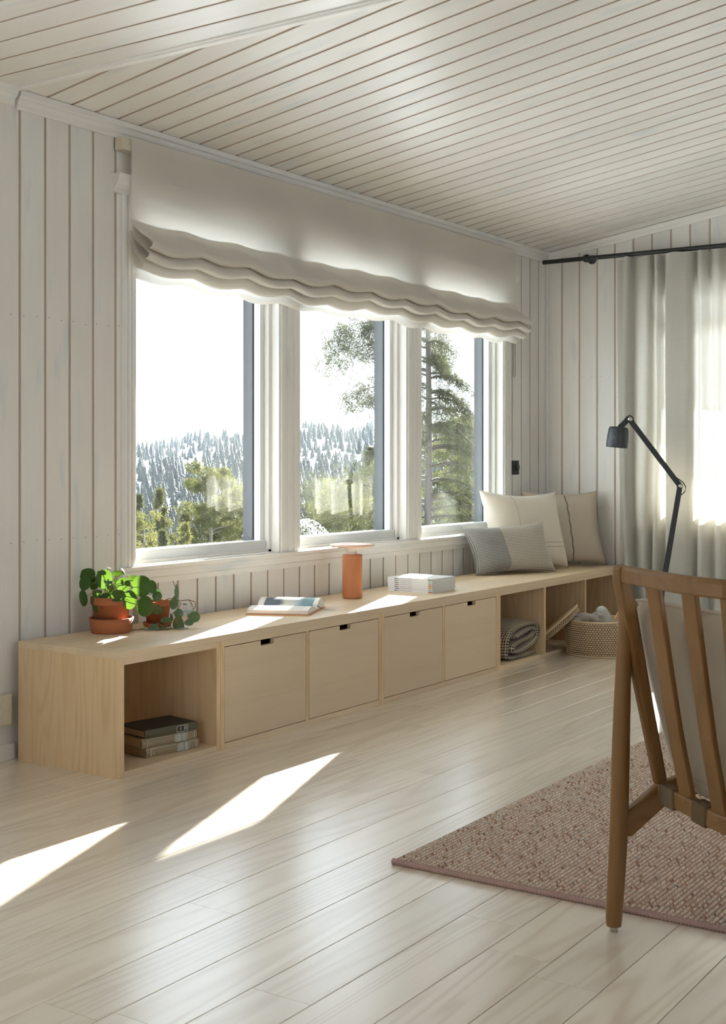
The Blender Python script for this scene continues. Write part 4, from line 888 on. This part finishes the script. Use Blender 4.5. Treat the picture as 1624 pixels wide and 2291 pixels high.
# ------------------------------------------------------------ rug
def rug():
    t = thing('rug', 'flat-woven rust and cream looped rug with bound edge under the armchair', 'rug')
    x0, x1, y0, y1 = -.268, 2.35, -4.1, -1.888
    MB().box(x0, x1, y0, y1, .0, .006).build('ground', M['rugbase'], t)
    px, py = .0106, .0138
    nx, ny = int((x1 - x0 - .02) / px), int((y1 - y0 - .006) / py)
    ix, iy = np.meshgrid(np.arange(nx), np.arange(ny)); ix = ix.ravel(); iy = iy.ravel(); n = len(ix)
    X = x0 + .014 + (ix + .5 + .25 * (iy % 2)) * px + RNG.normal(0, .0007, n); Y = y1 - .003 - (iy + .5) * py + RNG.normal(0, .0006, n)
    hx = px * RNG.uniform(.38, .47, n); hy = py * RNG.uniform(.26, .31, n); hz = RNG.uniform(.0075, .0100, n)
    base = np.array([(-1, -1, 0), (1, -1, 0), (1, 1, 0), (-1, 1, 0), (-.48, -.5, .78), (.48, -.5, .78), (.48, .5, .78), (-.48, .5, .78), (0, 0, 1.0)])
    V = np.empty((n, 9, 3)); V[:, :, 0] = X[:, None] + base[None, :, 0] * hx[:, None]; V[:, :, 1] = Y[:, None] + base[None, :, 1] * hy[:, None]; V[:, :, 2] = .0055 + base[None, :, 2] * hz[:, None]
    fq = np.array([(0, 1, 5), (0, 5, 4), (1, 2, 6), (1, 6, 5), (2, 3, 7), (2, 7, 6), (3, 0, 4), (3, 4, 7), (4, 5, 8), (5, 6, 8), (6, 7, 8), (7, 4, 8)])
    Fc = (np.arange(n)[:, None, None] * 9 + fq[None]).reshape(-1, 3)
    pal = np.array([(.78, .67, .55), (.82, .73, .61), (.70, .56, .45), (.42, .24, .16), (.47, .28, .17), (.40, .20, .15), (.26, .21, .18), (.50, .36, .24), (.55, .52, .46)])
    pr = np.array([.36, .28, .24, .015, .015, .01, .01, .04, .03]); ci = RNG.choice(len(pal), n, p=pr)
    col = pal[ci] * RNG.uniform(.85, 1.1, (n, 1)); C4 = np.concatenate([np.repeat(col[:, None], 9, 1), np.ones((n, 9, 1))], 2).reshape(-1, 4)
    o = obj('knots', fast_mesh('knots', V.reshape(-1, 3), Fc, M['rug'], C4, smooth=True), t); o['kind'] = 'stuff'
    # between the knots: low weft ridges in rust
    b = MB()
    for k in range(ny):
        yy = y1 - .003 - k * py
        b.tube([(x0 + .01, yy, .0075), (x1 - .004, yy, .0075)], .0036, 5, caps=False)
    o = b.build('weft_ridges', plain('rust_weft', (.46, .28, .20), .95), t); o['kind'] = 'stuff'
    pth, rr = [], []; y = y1; k = 0
    while y > y0: pth.append((x0 + .004, y, .0085)); rr.append(.0062 + .0032 * abs(math.sin(k * math.pi / 4))); y -= .0098 / 4; k += 1
    MB().tube(pth, rr, 8).build('edge_binding', M['rugbind'], t)
rug()

# ------------------------------------------------------------ armchair
VV = (RGT * .395 - FWD * .918).normalized(); UU = (RGT * .918 + FWD * .395).normalized()
def beam(pts, wu, wv, name, mat, t, bev=.006):
    """rectangular bar along pts; wu along UU, wv along the sideways direction"""
    P = [Vector(p) for p in pts]; vv = []; k = len(P)
    for i, p in enumerate(P):
        tn = (P[min(i + 1, k - 1)] - P[max(i - 1, 0)]).normalized(); s = VV if abs(tn.dot(VV)) < .7 else UP
        a = tn.cross(s).normalized(); s2 = a.cross(tn).normalized(); ww = wu[i] if isinstance(wu, (list, tuple)) else wu; wv_ = wv[i] if isinstance(wv, (list, tuple)) else wv
        for sa, sb in ((-1, -1), (1, -1), (1, 1), (-1, 1)): vv.append(p + a * (sa * ww / 2) + s2 * (sb * wv_ / 2))
    fs = [(i * 4 + j, i * 4 + (j + 1) % 4, (i + 1) * 4 + (j + 1) % 4, (i + 1) * 4 + j) for i in range(k - 1) for j in range(4)] + [(3, 2, 1, 0), tuple((k - 1) * 4 + j for j in range(4))]
    b = MB(); b.add(vv, fs, 0, False); o = b.build(name, mat, t, bevel=bev)
    bm = bmesh.new(); bm.from_mesh(o.data); bmesh.ops.recalc_face_normals(bm, faces=bm.faces); bm.to_mesh(o.data); bm.free(); return o
def rail_curve(z, off=0, n=14, kk=(.618, 3.086)):
    base = [(.612, 3.10), (.662, 2.925), (.691, 2.824), (.723, 2.752), (.761, 2.692), (.812, 2.640), (.872, 2.600), (.945, 2.575), (1.02, 2.565)]
    return [plan(a, d, z) + UU * off for a, d in base]
def armchair():
    t = thing('armchair', 'oiled oak armchair with slatted back seen from behind on the rug', 'chair')
    foot = at(1373, 2090, 3.085); foot.z = 0
    dx = rail_curve(0)[-1] - rail_curve(0)[0]; dx.z = 0                     # to the far side of the chair
    for s in (0, 1):
        off = dx * s
        p = [foot + UP * .014, foot + UP * .03, at(1379, 1960, 3.085), at(1385, 1840, 3.085), at(1388, 1700, 3.085), at(1392, 1560, 3.085), at(1396, 1450, 3.085), at(1399, 1372, 3.085)]
        r_ = [.0180, .0195, .0212, .0222, .0218, .0198, .0178, .0165]
        lg = MB().tube([q + off for q in p], r_, 20).build('leg', M['oak'], t)
        MB().lathe([(.0005, 0.0), (.0095, 0), (.010, .014), (.0005, .016)], foot + off, 14).build('glide', M['creamdk'], lg)
        beam([at(1387, 1266, 3.07) + off, at(1391, 1300, 3.07) + off, at(1404, 1366, 3.08) + off, at(1436, 1540, 3.10) + off, at(1477, 1752, 3.12) + off], [.030, .036, .040, .037, .032], [.034, .034, .031, .027, .025], 'stile', M['oak'], t, .008)
        r0 = at(1392, 1852, 3.09) + off; r1 = at(1478, 1775, 3.13) + off; d = (UU * .55 + UP * .10)
        beam([r0, r1, r1 + d], .058, .030, 'side_rail', M['oakx'], t, .008)
        fl = r1 + UU * .52; fl.z = 0
        MB().tube([fl + UU * .03, fl + UP * (r1.z + .12)], [.017, .021], 18).build('leg', M['oak'], t)
    tr = rail_curve(.860); tr[0] = tr[0] + VV * .012
    b = MB(); prof = [(-.012, -.021), (.010, -.021), (.014, -.014), (.014, .012), (.006, .0205), (-.006, .0205), (-.014, .010), (-.014, -.016)]
    vv = []; K = len(tr)
    for i, p in enumerate(tr):
        tn = (tr[min(i + 1, K - 1)] - tr[max(i - 1, 0)]).normalized(); nu = UP.cross(tn).normalized()
        for a, c in prof: vv.append(p + nu * a + UP * c)
    n = len(prof); b.add(vv, [(i * n + j, i * n + (j + 1) % n, (i + 1) * n + (j + 1) % n, (i + 1) * n + j) for i in range(K - 1) for j in range(n)] + [tuple(range(n))[::-1], tuple((K - 1) * n + j for j in range(n))], 0, False)
    b.build('top_rail', M['oakx'], t, bevel=.004)
    S = [((1462, 1306), 2.925, (1541, 1795), 2.955), ((1542, 1318), 2.782, (1613, 1822), 2.830), ((1630, 1325), 2.688, (1690, 1850), 2.745), ((1722, 1330), 2.625, (1772, 1872), 2.69)]
    for (a, c), d, (e, f_), g in S:
        p, q = at(a, c, d), at(e, f_, g); beam([p, p.lerp(q, .33) - UU * .004, p.lerp(q, .66) - UU * .006, q], .015, .047, 'slat', M['oak'], t, .004)
    rr = [at(1484, 1772, 3.10), at(1515, 1787, 3.00), at(1545, 1803, 2.94), at(1580, 1822, 2.88), at(1615, 1840, 2.83), at(1655, 1856, 2.78), at(1700, 1872, 2.735), at(1770, 1890, 2.68)]
    rr += [rr[-1] + VV * .1]
    beam(rr, .030, .042, 'rear_rail', M['oakx'], t, .006)
    for i, (p, q) in enumerate([(at(1490, 1776, 3.08), at(1520, 1790, 2.985)), (at(1560, 1811, 2.912), at(1592, 1829, 2.862)), (at(1665, 1859, 2.77), at(1702, 1873, 2.733))]):
        beam([p, p.lerp(q, .5), q], .037, .049, 'webbing_strap', M['jute'], t, .004)
    a0 = at(1478, 1775, 3.13)
    for i in range(4):
        p = a0 + UU * (.09 + .13 * i) + UP * (.016 + .024 * i); beam([p, p + dx * .5 - UP * .012, p + dx], .004, .045, 'webbing_strap', M['jute'], t, .0) if False else None
    fr = a0 + UU * .50 + UP * .09
    beam([fr, fr + dx], .03, .045, 'front_rail', M['oakx'], t, .006)
    return dx
dx = armchair()
def loose(name, label, BL, BR, TR, TL, th, sub=True):
    t = thing(name, label, 'cushion', 'armchair cushions'); BL, BR, TR, TL = map(Vector, (BL, BR, TR, TL)); nrm = ((BR - BL).cross(TL - BL)).normalized(); n = 30
    def pt(u, v, s):
        a, c = 2 * u - 1, 2 * v - 1; p = BL * (1 - u) * (1 - v) + BR * u * (1 - v) + TR * u * v + TL * (1 - u) * v
        h = (max(0, 1 - a ** 6) ** .45) * (max(0, 1 - c ** 6) ** .45) * (1 + .06 * math.sin(6 * u + 3 * v))
        return p + nrm * (s * th * .5 * (.18 + .82 * h))
    b = MB()
    for s in (1, -1): b.grid((lambda u, v, s=s: pt(u, v, s)) if s > 0 else (lambda u, v, s=s: pt(1 - u, v, s)), n, n)
    edge = [(i / n, 0) for i in range(n)] + [(1, i / n) for i in range(n)] + [(1 - i / n, 1) for i in range(n)] + [(0, 1 - i / n) for i in range(n)]
    E_ = len(edge); vv = [pt(u, v, 1) for u, v in edge] + [pt(u, v, -1) for u, v in edge]
    b.add(vv, [(i, E_ + i, E_ + (i + 1) % E_, (i + 1) % E_) for i in range(E_)], 0, True); b.build('cover', M['linen'], t)
    MB().tube([pt(u, v, .9) for u, v in edge], .0035, 6, closed=True).build('piping', M['linen'], t)
cw = dx.normalized() * (dx.length - .05)
c0, c1 = at(1430, 1340, 3.16), at(1530, 1745, 3.17)
cv = (plan(.761, 2.692, 0) - plan(.640, 3.03, 0)).normalized(); cv = (cv + VV).normalized()
loose('back_cushion', 'natural linen back cushion leaning on the armchair slats', c1, c1 + cv * .56, c0 + cv * .56, c0, .10)
s0 = at(1500, 1742, 3.10) + UU * .02; up_ = (UU * .50 + UP * .085)
loose('seat_cushion', 'natural linen seat cushion lying on the armchair', s0, s0 + cv * .56, s0 + cv * .56 + up_, s0 + up_, .10)

# ------------------------------------------------------------ outdoors
def hgt(d, s):
    """terrain height at depth d, sideways slope s (= lateral / depth)"""
    pts = [(0, -3.0), (25, -4.5), (60, -8.0), (120, -15), (200, -19), (280, -16), (360, -9), (450, -1.5), (560, 5.5), (700, 9.5), (900, 11), (1400, 6)]
    for (a, b_), (c, e) in zip(pts[:-1], pts[1:]):
        if d <= c: z = b_ + (e - b_) * (d - a) / (c - a); break
    else: z = pts[-1][1]
    k = max(0, min(1, (d - 250) / 250)); px = 812 + s * FPX
    z += k * (6.5 * (px - 480) / 400 + 2.2 * math.sin(px * .03 + d * .01) + 1.5 * math.sin(px * .011 + d * .023))
    z += 1.0 * math.sin(d * .11 + px * .02) * min(1, d / 60) * .6
    return z
dd = list(np.concatenate([np.linspace(6, 60, 28), np.linspace(64, 260, 40), np.linspace(268, 800, 90), np.linspace(830, 1500, 14)]))
ss = np.linspace(-.42, .62, 90)
b = MB(); b.add([tuple(plan(s * d, d, hgt(d, s))) for d in dd for s in ss], [(i * 90 + j, i * 90 + j + 1, (i + 1) * 90 + j + 1, (i + 1) * 90 + j) for i in range(len(dd) - 1) for j in range(89)], 0, True)
b.build('snow_ground', M['snow'], kind='structure')
def needles(cent, rad, n, ln, wd, flat=1.0, droop=0.0, rng=RNG):
    """n thin triangles scattered in ellipsoid clumps: cent (k,3), rad (k,)"""
    k = rng.integers(0, len(cent), n); d = rng.normal(0, 1, (n, 3)); d /= np.linalg.norm(d, axis=1)[:, None]; r = rng.uniform(.2, 1, n) ** .6
    off = d * (rad[k] * r)[:, None]; off[:, 2] *= flat; P = cent[k] + off
    t = d * .6 + rng.normal(0, .7, (n, 3)); t[:, 2] -= droop; t /= np.linalg.norm(t, axis=1)[:, None]
    s = np.cross(t, rng.normal(0, 1, (n, 3))); s /= np.linalg.norm(s, axis=1)[:, None]
    L = ln * rng.uniform(.6, 1.3, n)[:, None]; W = wd * rng.uniform(.7, 1.3, n)[:, None]
    V = np.stack([P - s * W, P + s * W, P + t * L], 1).reshape(-1, 3); return V, np.arange(n * 3).reshape(-1, 3)
def needlemat(name, c1, c2, tr, tcol):
    m, nt, b = nmat(name); out = nt.nodes['Material Output']; v, sc, oi = coords(nt, (1.1,) * 3)
    n = nd(nt, 'ShaderNodeTexNoise', {'Vector': v, 'Scale': 1.0, 'Detail': 4.0}).outputs[0]
    c = mix(nt, ramp(nt, n, [(.35, (0, 0, 0)), (.65, (1, 1, 1))]), c1, c2); nt.links.new(c, b.inputs['Base Color']); b.inputs['Roughness'].default_value = .8; b.inputs['Specular IOR Level'].default_value = .05
    t = nd(nt, 'ShaderNodeBsdfTranslucent', {'Color': (*tcol, 1)}); mx = nd(nt, 'ShaderNodeMixShader', {0: tr, 1: b.outputs[0], 2: t.outputs[0]}); nt.links.new(mx.outputs[0], out.inputs[0]); return m
M['spruce'] = needlemat('spruce_needles', (.026, .032, .020), (.040, .045, .026), .30, (.06, .064, .026))
M['pine'] = needlemat('pine_needles', (.036, .042, .019), (.054, .058, .025), .32, (.085, .085, .028))
M['farfir'] = needlemat('hillside_fir', (.014, .018, .017), (.020, .024, .022), .10, (.03, .036, .026))
M['yellowpine'] = needlemat('young_pine_needles', (.058, .060, .023), (.078, .076, .028), .34, (.11, .105, .032))
M['twig'] = plain('grey_twig', (.06, .05, .042), .9)
def spruce_near():
    t = thing('spruce_tree', 'tall lichen-grey spruce with hanging branches close outside the middle windows', 'tree')
    D = 18.0; base = at(957, 1032, D); bx, by = base.x, base.y
    rng = np.random.default_rng(3); tr = [Vector((bx + .03 * math.sin(z), by, z)) for z in np.linspace(-6, 8, 24)]
    MB().tube(tr, [.10 - .0045 * i for i in range(24)], 12).build('trunk', M['bark'], t)
    cents, rads = [], []; br = MB()
    z = -3.2
    while z < 6.5:
        for q in range(5):
            az = rng.uniform(0, 2 * math.pi); L = (1.95 - .17 * (z + 2)) * rng.uniform(.55, 1.05)
            dirv = RGT * math.cos(az) + FWD * math.sin(az)
            if dirv.dot(RGT) < -.3 and 1.25 < z < 1.95: L *= .35
            if dirv.dot(RGT) > .3 and z > 2.0: L *= .55
            p0 = Vector((bx, by, z + rng.uniform(-.1, .1))); pth = []
            for k in range(8):
                u = k / 7; pth.append(p0 + dirv * (L * u) + UP * (.10 * math.sin(u * 3.1) * L - .34 * u * u * L + .13 * max(0, u - .7) * L))
            br.tube(pth, [.016 * (1 - k / 8.5) + .002 for k in range(8)], 5)
            side = UP.cross(dirv).normalized()
            for k in range(2, 8):
                for sg in (-1, 1, 0):
                    m_ = 3 if sg else 2
                    for h in range(m_):
                        u = h / m_; p = pth[k] + side * (sg * u * .30 * L * (1.15 - k / 9)) + dirv * (.10 * u * L) - UP * (.10 * u * L + (.10 * h if sg == 0 else 0)) + Vector(rng.normal(0, .02, 3))
                        cents.append(p); rads.append(.10 * rng.uniform(.6, 1.3))
                    if sg: br.tube([pth[k], pth[k] + side * (sg * .26 * L * (1.15 - k / 9)) + dirv * (.08 * L) - UP * .08 * L], [.004, .0015], 4)
        z += .24
    br.build('branches', M['twig'], t)
    # the two long boughs reaching left across the middle window
    for zz, px, ln_ in ((2.62, 735, 1.40), (2.95, 745, 1.35), (2.05, 775, 1.1), (.75, 690, 1.65), (.25, 680, 1.7)):
        p0 = Vector((bx, by, zz + .1)); p1 = at(px, HZN - (zz - 1.128) / D * FPX, D - .3)
        pth = [p0.lerp(p1, k / 9) + UP * (.10 * math.sin(k / 9 * 3.1)) for k in range(10)]; MB().tube(pth, [.015 - .0013 * k for k in range(10)], 5).build('bough', M['twig'], t)
        for k in range(3, 10):
            for h in range(40): cents.append(pth[k] + Vector(rng.normal(0, .10, 3)) - UP * rng.uniform(-.03, .22)); rads.append(.07 * rng.uniform(.7, 1.2))
    V, F = needles(np.array([tuple(c) for c in cents]), np.array(rads), 190000, .062, .0048, .8, .35, rng)
    o = obj('needles', fast_mesh('needles', V, F, M['spruce']), t); o['kind'] = 'stuff'
spruce_near()
def pine(name, label, px, top, D, h, rad, mat, n, seed, shape='pine', ln=.16, wd=.018, group='trees on the slope outside'):
    t = thing(name, label, 'tree', group); rng = np.random.default_rng(seed); tp = at(px, top, D); bz = tp.z - h
    MB().tube([Vector((tp.x, tp.y, bz)), Vector((tp.x, tp.y, bz + h * .5)), Vector((tp.x, tp.y, tp.z - .2))], [h * .016, h * .011, h * .002], 8).build('trunk', M['bark'], t)
    cents, rads = [], []; br = MB()
    for k in range(90 if shape == 'pine' else 130):
        u = rng.uniform(.02, .96) if shape != 'pine' else rng.beta(1.1, 1.3) * .85
        if shape == 'pine': r = rad * (.35 + .75 * math.sin(min(1, u * 1.6) * math.pi * .55)) * rng.uniform(.25, 1.05)
        else: r = rad * (u ** .8) * rng.uniform(.35, 1.05)
        az = rng.uniform(0, 6.283); z = tp.z - u * h * (.95 if shape != 'pine' else .9)
        c = Vector((tp.x + r * math.cos(az), tp.y + r * math.sin(az), z + (-.12 * r if shape != 'pine' else .1 * r))); cents.append(tuple(c)); rads.append(rad * (.19 if shape == 'pine' else .15) * rng.uniform(.6, 1.3) * (1 if shape == 'pine' else .45 + .8 * u))
        if k % 3 == 0: br.tube([Vector((tp.x, tp.y, z - .15 * r)), c], [h * .003, h * .001], 4)
    br.build('branches', M['twig'], t)
    V, F = needles(np.array(cents), np.array(rads), n, ln, wd, .62, .0, rng)
    o = obj('needles', fast_mesh('needles', V, F, mat), t); o['kind'] = 'stuff'
pine('pine_tree', 'tall yellow-green pine with open crown in the left window', 472, 1034, 62, 11, 2.4, M['pine'], 26000, 21, ln=.22, wd=.024)
pine('spruce_tree', 'dense narrow green spruce left of the tall pine', 358, 1088, 60, 9, 1.25, M['pine'], 14000, 22, 'fir', ln=.2, wd=.022)
pine('pine_tree', 'small bright yellow-green young pine low in the left window', 413, 1163, 34, 5, .75, M['yellowpine'], 8000, 23, 'fir', ln=.12, wd=.014)
pine('pine_tree', 'bushy yellow-green pine beside the dark cabin corner', 545, 1080, 66, 10, 2.0, M['pine'], 16000, 24, ln=.22, wd=.024)
pine('spruce_tree', 'slim grey-green spruce at the left edge of the left window', 312, 1100, 80, 12, 1.5, M['spruce'], 12000, 25, 'fir', ln=.25, wd=.028)
pine('pine_tree', 'low leafy yellow-green pine at the bottom left corner of the left window', 322, 1155, 45, 7, 1.1, M['yellowpine'], 9000, 26, ln=.16, wd=.018)
pine('spruce_tree', 'dark grey-green spruce tip low in the left window', 365, 1180, 40, 6, .9, M['spruce'], 9000, 27, 'fir', ln=.14, wd=.016)
pine('pine_tree', 'broad yellow-green pine at the foot of the middle window', 760, 1085, 30, 7, 1.3, M['yellowpine'], 14000, 28, ln=.13, wd=.014)
pine('pine_tree', 'tiny yellow-green pine sapling standing in the snow bank', 686, 1168, 26, 1.6, .28, M['yellowpine'], 3000, 29, 'fir', ln=.07, wd=.009)
pine('spruce_tree', 'bushy green spruce filling the bottom of the right window', 1040, 1060, 26, 7, 1.2, M['spruce'], 16000, 30, 'fir', ln=.1, wd=.011)
pine('pine_tree', 'yellow-green pine behind the big spruce in the right window', 1010, 930, 40, 9, 1.6, M['pine'], 16000, 31, ln=.15, wd=.017)
pine('spruce_tree', 'green spruce standing behind the big spruce in the middle window', 830, 985, 34, 8, 1.6, M['spruce'], 18000, 32, 'fir', ln=.13, wd=.014)
# snow bank by the house seen through the middle window
b = MB(); cb = at(690, 1200, 24)
b.grid(lambda u, v: tuple(cb + RGT * (-1.1 + 1.9 * u) + FWD * (-1.0 + 4 * v) + UP * (-.75 + 1.0 * math.sin(math.pi * u) ** .7 * math.sin(math.pi * min(1, v * .9 + .1)) ** .8 + .06 * math.sin(9 * u + 5 * v))), 24, 18)
b.build('snow_bank', M['snow'], kind='structure')
# hillside firs: four shapes shared by many trees
def fir_mesh(seed):
    rng = np.random.default_rng(seed); b = MB(); lay = 8; n = 9
    for k in range(lay):
        z = .12 + .88 * k / lay; r = (.25 * (1 - k / lay) ** .85 + .012) * rng.uniform(.8, 1.15); zt = z + .24 * (1 - .5 * k / lay)
        vv = [(0, 0, min(zt, 1.0))] + [(r * (1 + .35 * ((j % 2) - .5)) * math.cos(6.283 * j / n + k), r * (1 + .35 * ((j % 2) - .5)) * math.sin(6.283 * j / n + k), z - .05 * (j % 2)) for j in range(n)]
        b.add(vv, [(0, 1 + j, 1 + (j + 1) % n) for j in range(n)], 0)
    return b.mesh('crown', M['farfir'])
FM = [fir_mesh(i) for i in range(4)]; b = MB(); b.tube([(0, 0, -.05), (0, 0, .3)], [.016, .012], 5); TM = b.mesh('trunk', M['bark'])
rng = random.Random(4); spots = []
bands = [(300, 590), (665, 880), (940, 1095)]
while len(spots) < 240:
    lo, hi = rng.choice(bands + [bands[0]]); px = rng.uniform(lo, hi); d = rng.choice([rng.uniform(300, 440), rng.uniform(440, 640), rng.uniform(560, 720)]); spots.append((px, d))
spots.sort(key=lambda p: p[1])
for i, (px, d) in enumerate(spots):
    s = (px - 812) / FPX; z = hgt(d, s); h = rng.uniform(2.6, 7.0); q = plan(s * d, d, z)
    t = thing('fir_tree', 'small bluish fir on the far snowy hillside beyond the windows', 'tree', 'firs on the far hillside'); t.location = q; t.scale = (h, h, h); t.rotation_euler = (0, 0, rng.uniform(0, 6))
    obj('crown', FM[i % 4], t); obj('trunk', TM, t)
VV_, FF_ = [], []; base_n = 0
src = []
for me in FM:
    v = np.array([tuple(p.co) for p in me.vertices]); f = np.array([tuple(p.vertices) for p in me.polygons]); src.append((v, f))
for i in range(4200):
    lo, hi = rng.choice([(260, 620), (620, 920), (920, 1120)]); px = rng.uniform(lo, hi); d = rng.choice([rng.uniform(130, 300), rng.uniform(280, 420), rng.uniform(420, 760)]); s = (px - 812) / FPX; h = rng.uniform(2.4, 7.0)
    v, f = src[i % 4]; a = rng.uniform(0, 6); R_ = np.array([[math.cos(a), -math.sin(a), 0], [math.sin(a), math.cos(a), 0], [0, 0, 1]]); q = plan(s * d, d, hgt(d, s))
    VV_.append(v @ R_.T * h + np.array(tuple(q))); FF_.append(f + base_n); base_n += len(v)
o = obj('distant_forest', fast_mesh('distant_forest', np.concatenate(VV_), np.concatenate(FF_), M['farfir'])); o['kind'] = 'stuff'; o['label'] = 'hazy blue-green conifer forest covering the far snowy hillside'; o['category'] = 'forest'
def cabin(label, px, py, D, wd, hh, dp, snow=True):
    t = thing('cabin', label, 'cabin', 'cabins on the far hillside'); c = at(px, py, D); t.location = c; t.rotation_euler = (0, 0, math.atan2(RGT.y, RGT.x))
    MB().box(-wd / 2, wd / 2, -dp / 2, dp / 2, -3, hh).build('walls', M['cabinwall'], t)
    MB().prism([(-dp * .62, hh - .1), (dp * .62, hh - .1), (0, hh + dp * .34)], -wd * .56, wd * .56, lambda a, c_, h: (h, a, c_)).build('snowy_roof', M['snow'] if snow else M['clad'], t)
    for k in range(3): MB().box(-wd * .32 + wd * .26 * k, -wd * .20 + wd * .26 * k, -dp / 2 - .05, -dp / 2, hh * .25, hh * .75).build('window_pane', M['clad'], t)
cabin('long low cabin on the ridge seen through the middle window', 692, 975, 560, 8.5, 1.6, 5)
cabin('small cabin with snowy roof at left on the far hillside', 352, 1044, 470, 3.0, 1.6, 4)
cabin('small cabin with snowy roof on the hill above the tall pine', 511, 1036, 500, 2.6, 1.4, 4)
cabin('small cabin with snowy roof among firs near the window post', 557, 1034, 480, 2.4, 1.5, 4)
cabin('small snowy-roofed cabin high in the forest of the left window', 432, 1012, 600, 3.4, 1.5, 4)
t = thing('cabin', 'dark cabin corner with pale roof edge behind the left window post', 'cabin', 'cabins on the far hillside'); c = at(576, 1206, 55); t.location = c; t.rotation_euler = (0, 0, math.atan2(RGT.y, RGT.x) + .5)
MB().box(-.25, 2.6, -.5, .5, -3, .12).build('walls', M['cabinwall'], t); MB().prism([(-.75, .08), (.75, .08), (0, .50)], -.45, 3, lambda a, c_, h: (h, a, c_)).build('snowy_roof', M['clad'], t)

# thin haze hanging over the valley
def haze():
    m, nt, b = nmat('valley_haze'); nt.nodes.remove(b); v = nd(nt, 'ShaderNodeVolumeScatter', {'Color': (.74, .87, 1.0, 1), 'Density': .00006, 'Anisotropy': .3}); nt.links.new(v.outputs[0], nt.nodes['Material Output'].inputs['Volume'])
    b = MB(); f0, f1, s0, s1 = 95, 900, -.25, .125
    b.add([tuple(plan(s0 * f0, f0, z)) for z in (-60,)] and [tuple(plan(s * d, d, z)) for z in (-60, 24) for d, s in ((f0, s0), (f0, s1), (f1, s1), (f1, s0))], [(0, 1, 2, 3), (7, 6, 5, 4), (0, 4, 5, 1), (1, 5, 6, 2), (2, 6, 7, 3), (3, 7, 4, 0)])
    o = b.build('valley_haze', m); bm = bmesh.new(); bm.from_mesh(o.data); bmesh.ops.recalc_face_normals(bm, faces=bm.faces); bm.to_mesh(o.data); bm.free(); o['kind'] = 'stuff'; o['label'] = 'thin pale haze over the snowy valley outside'; o['category'] = 'haze'
haze()
SC.cycles.volume_bounces = 1
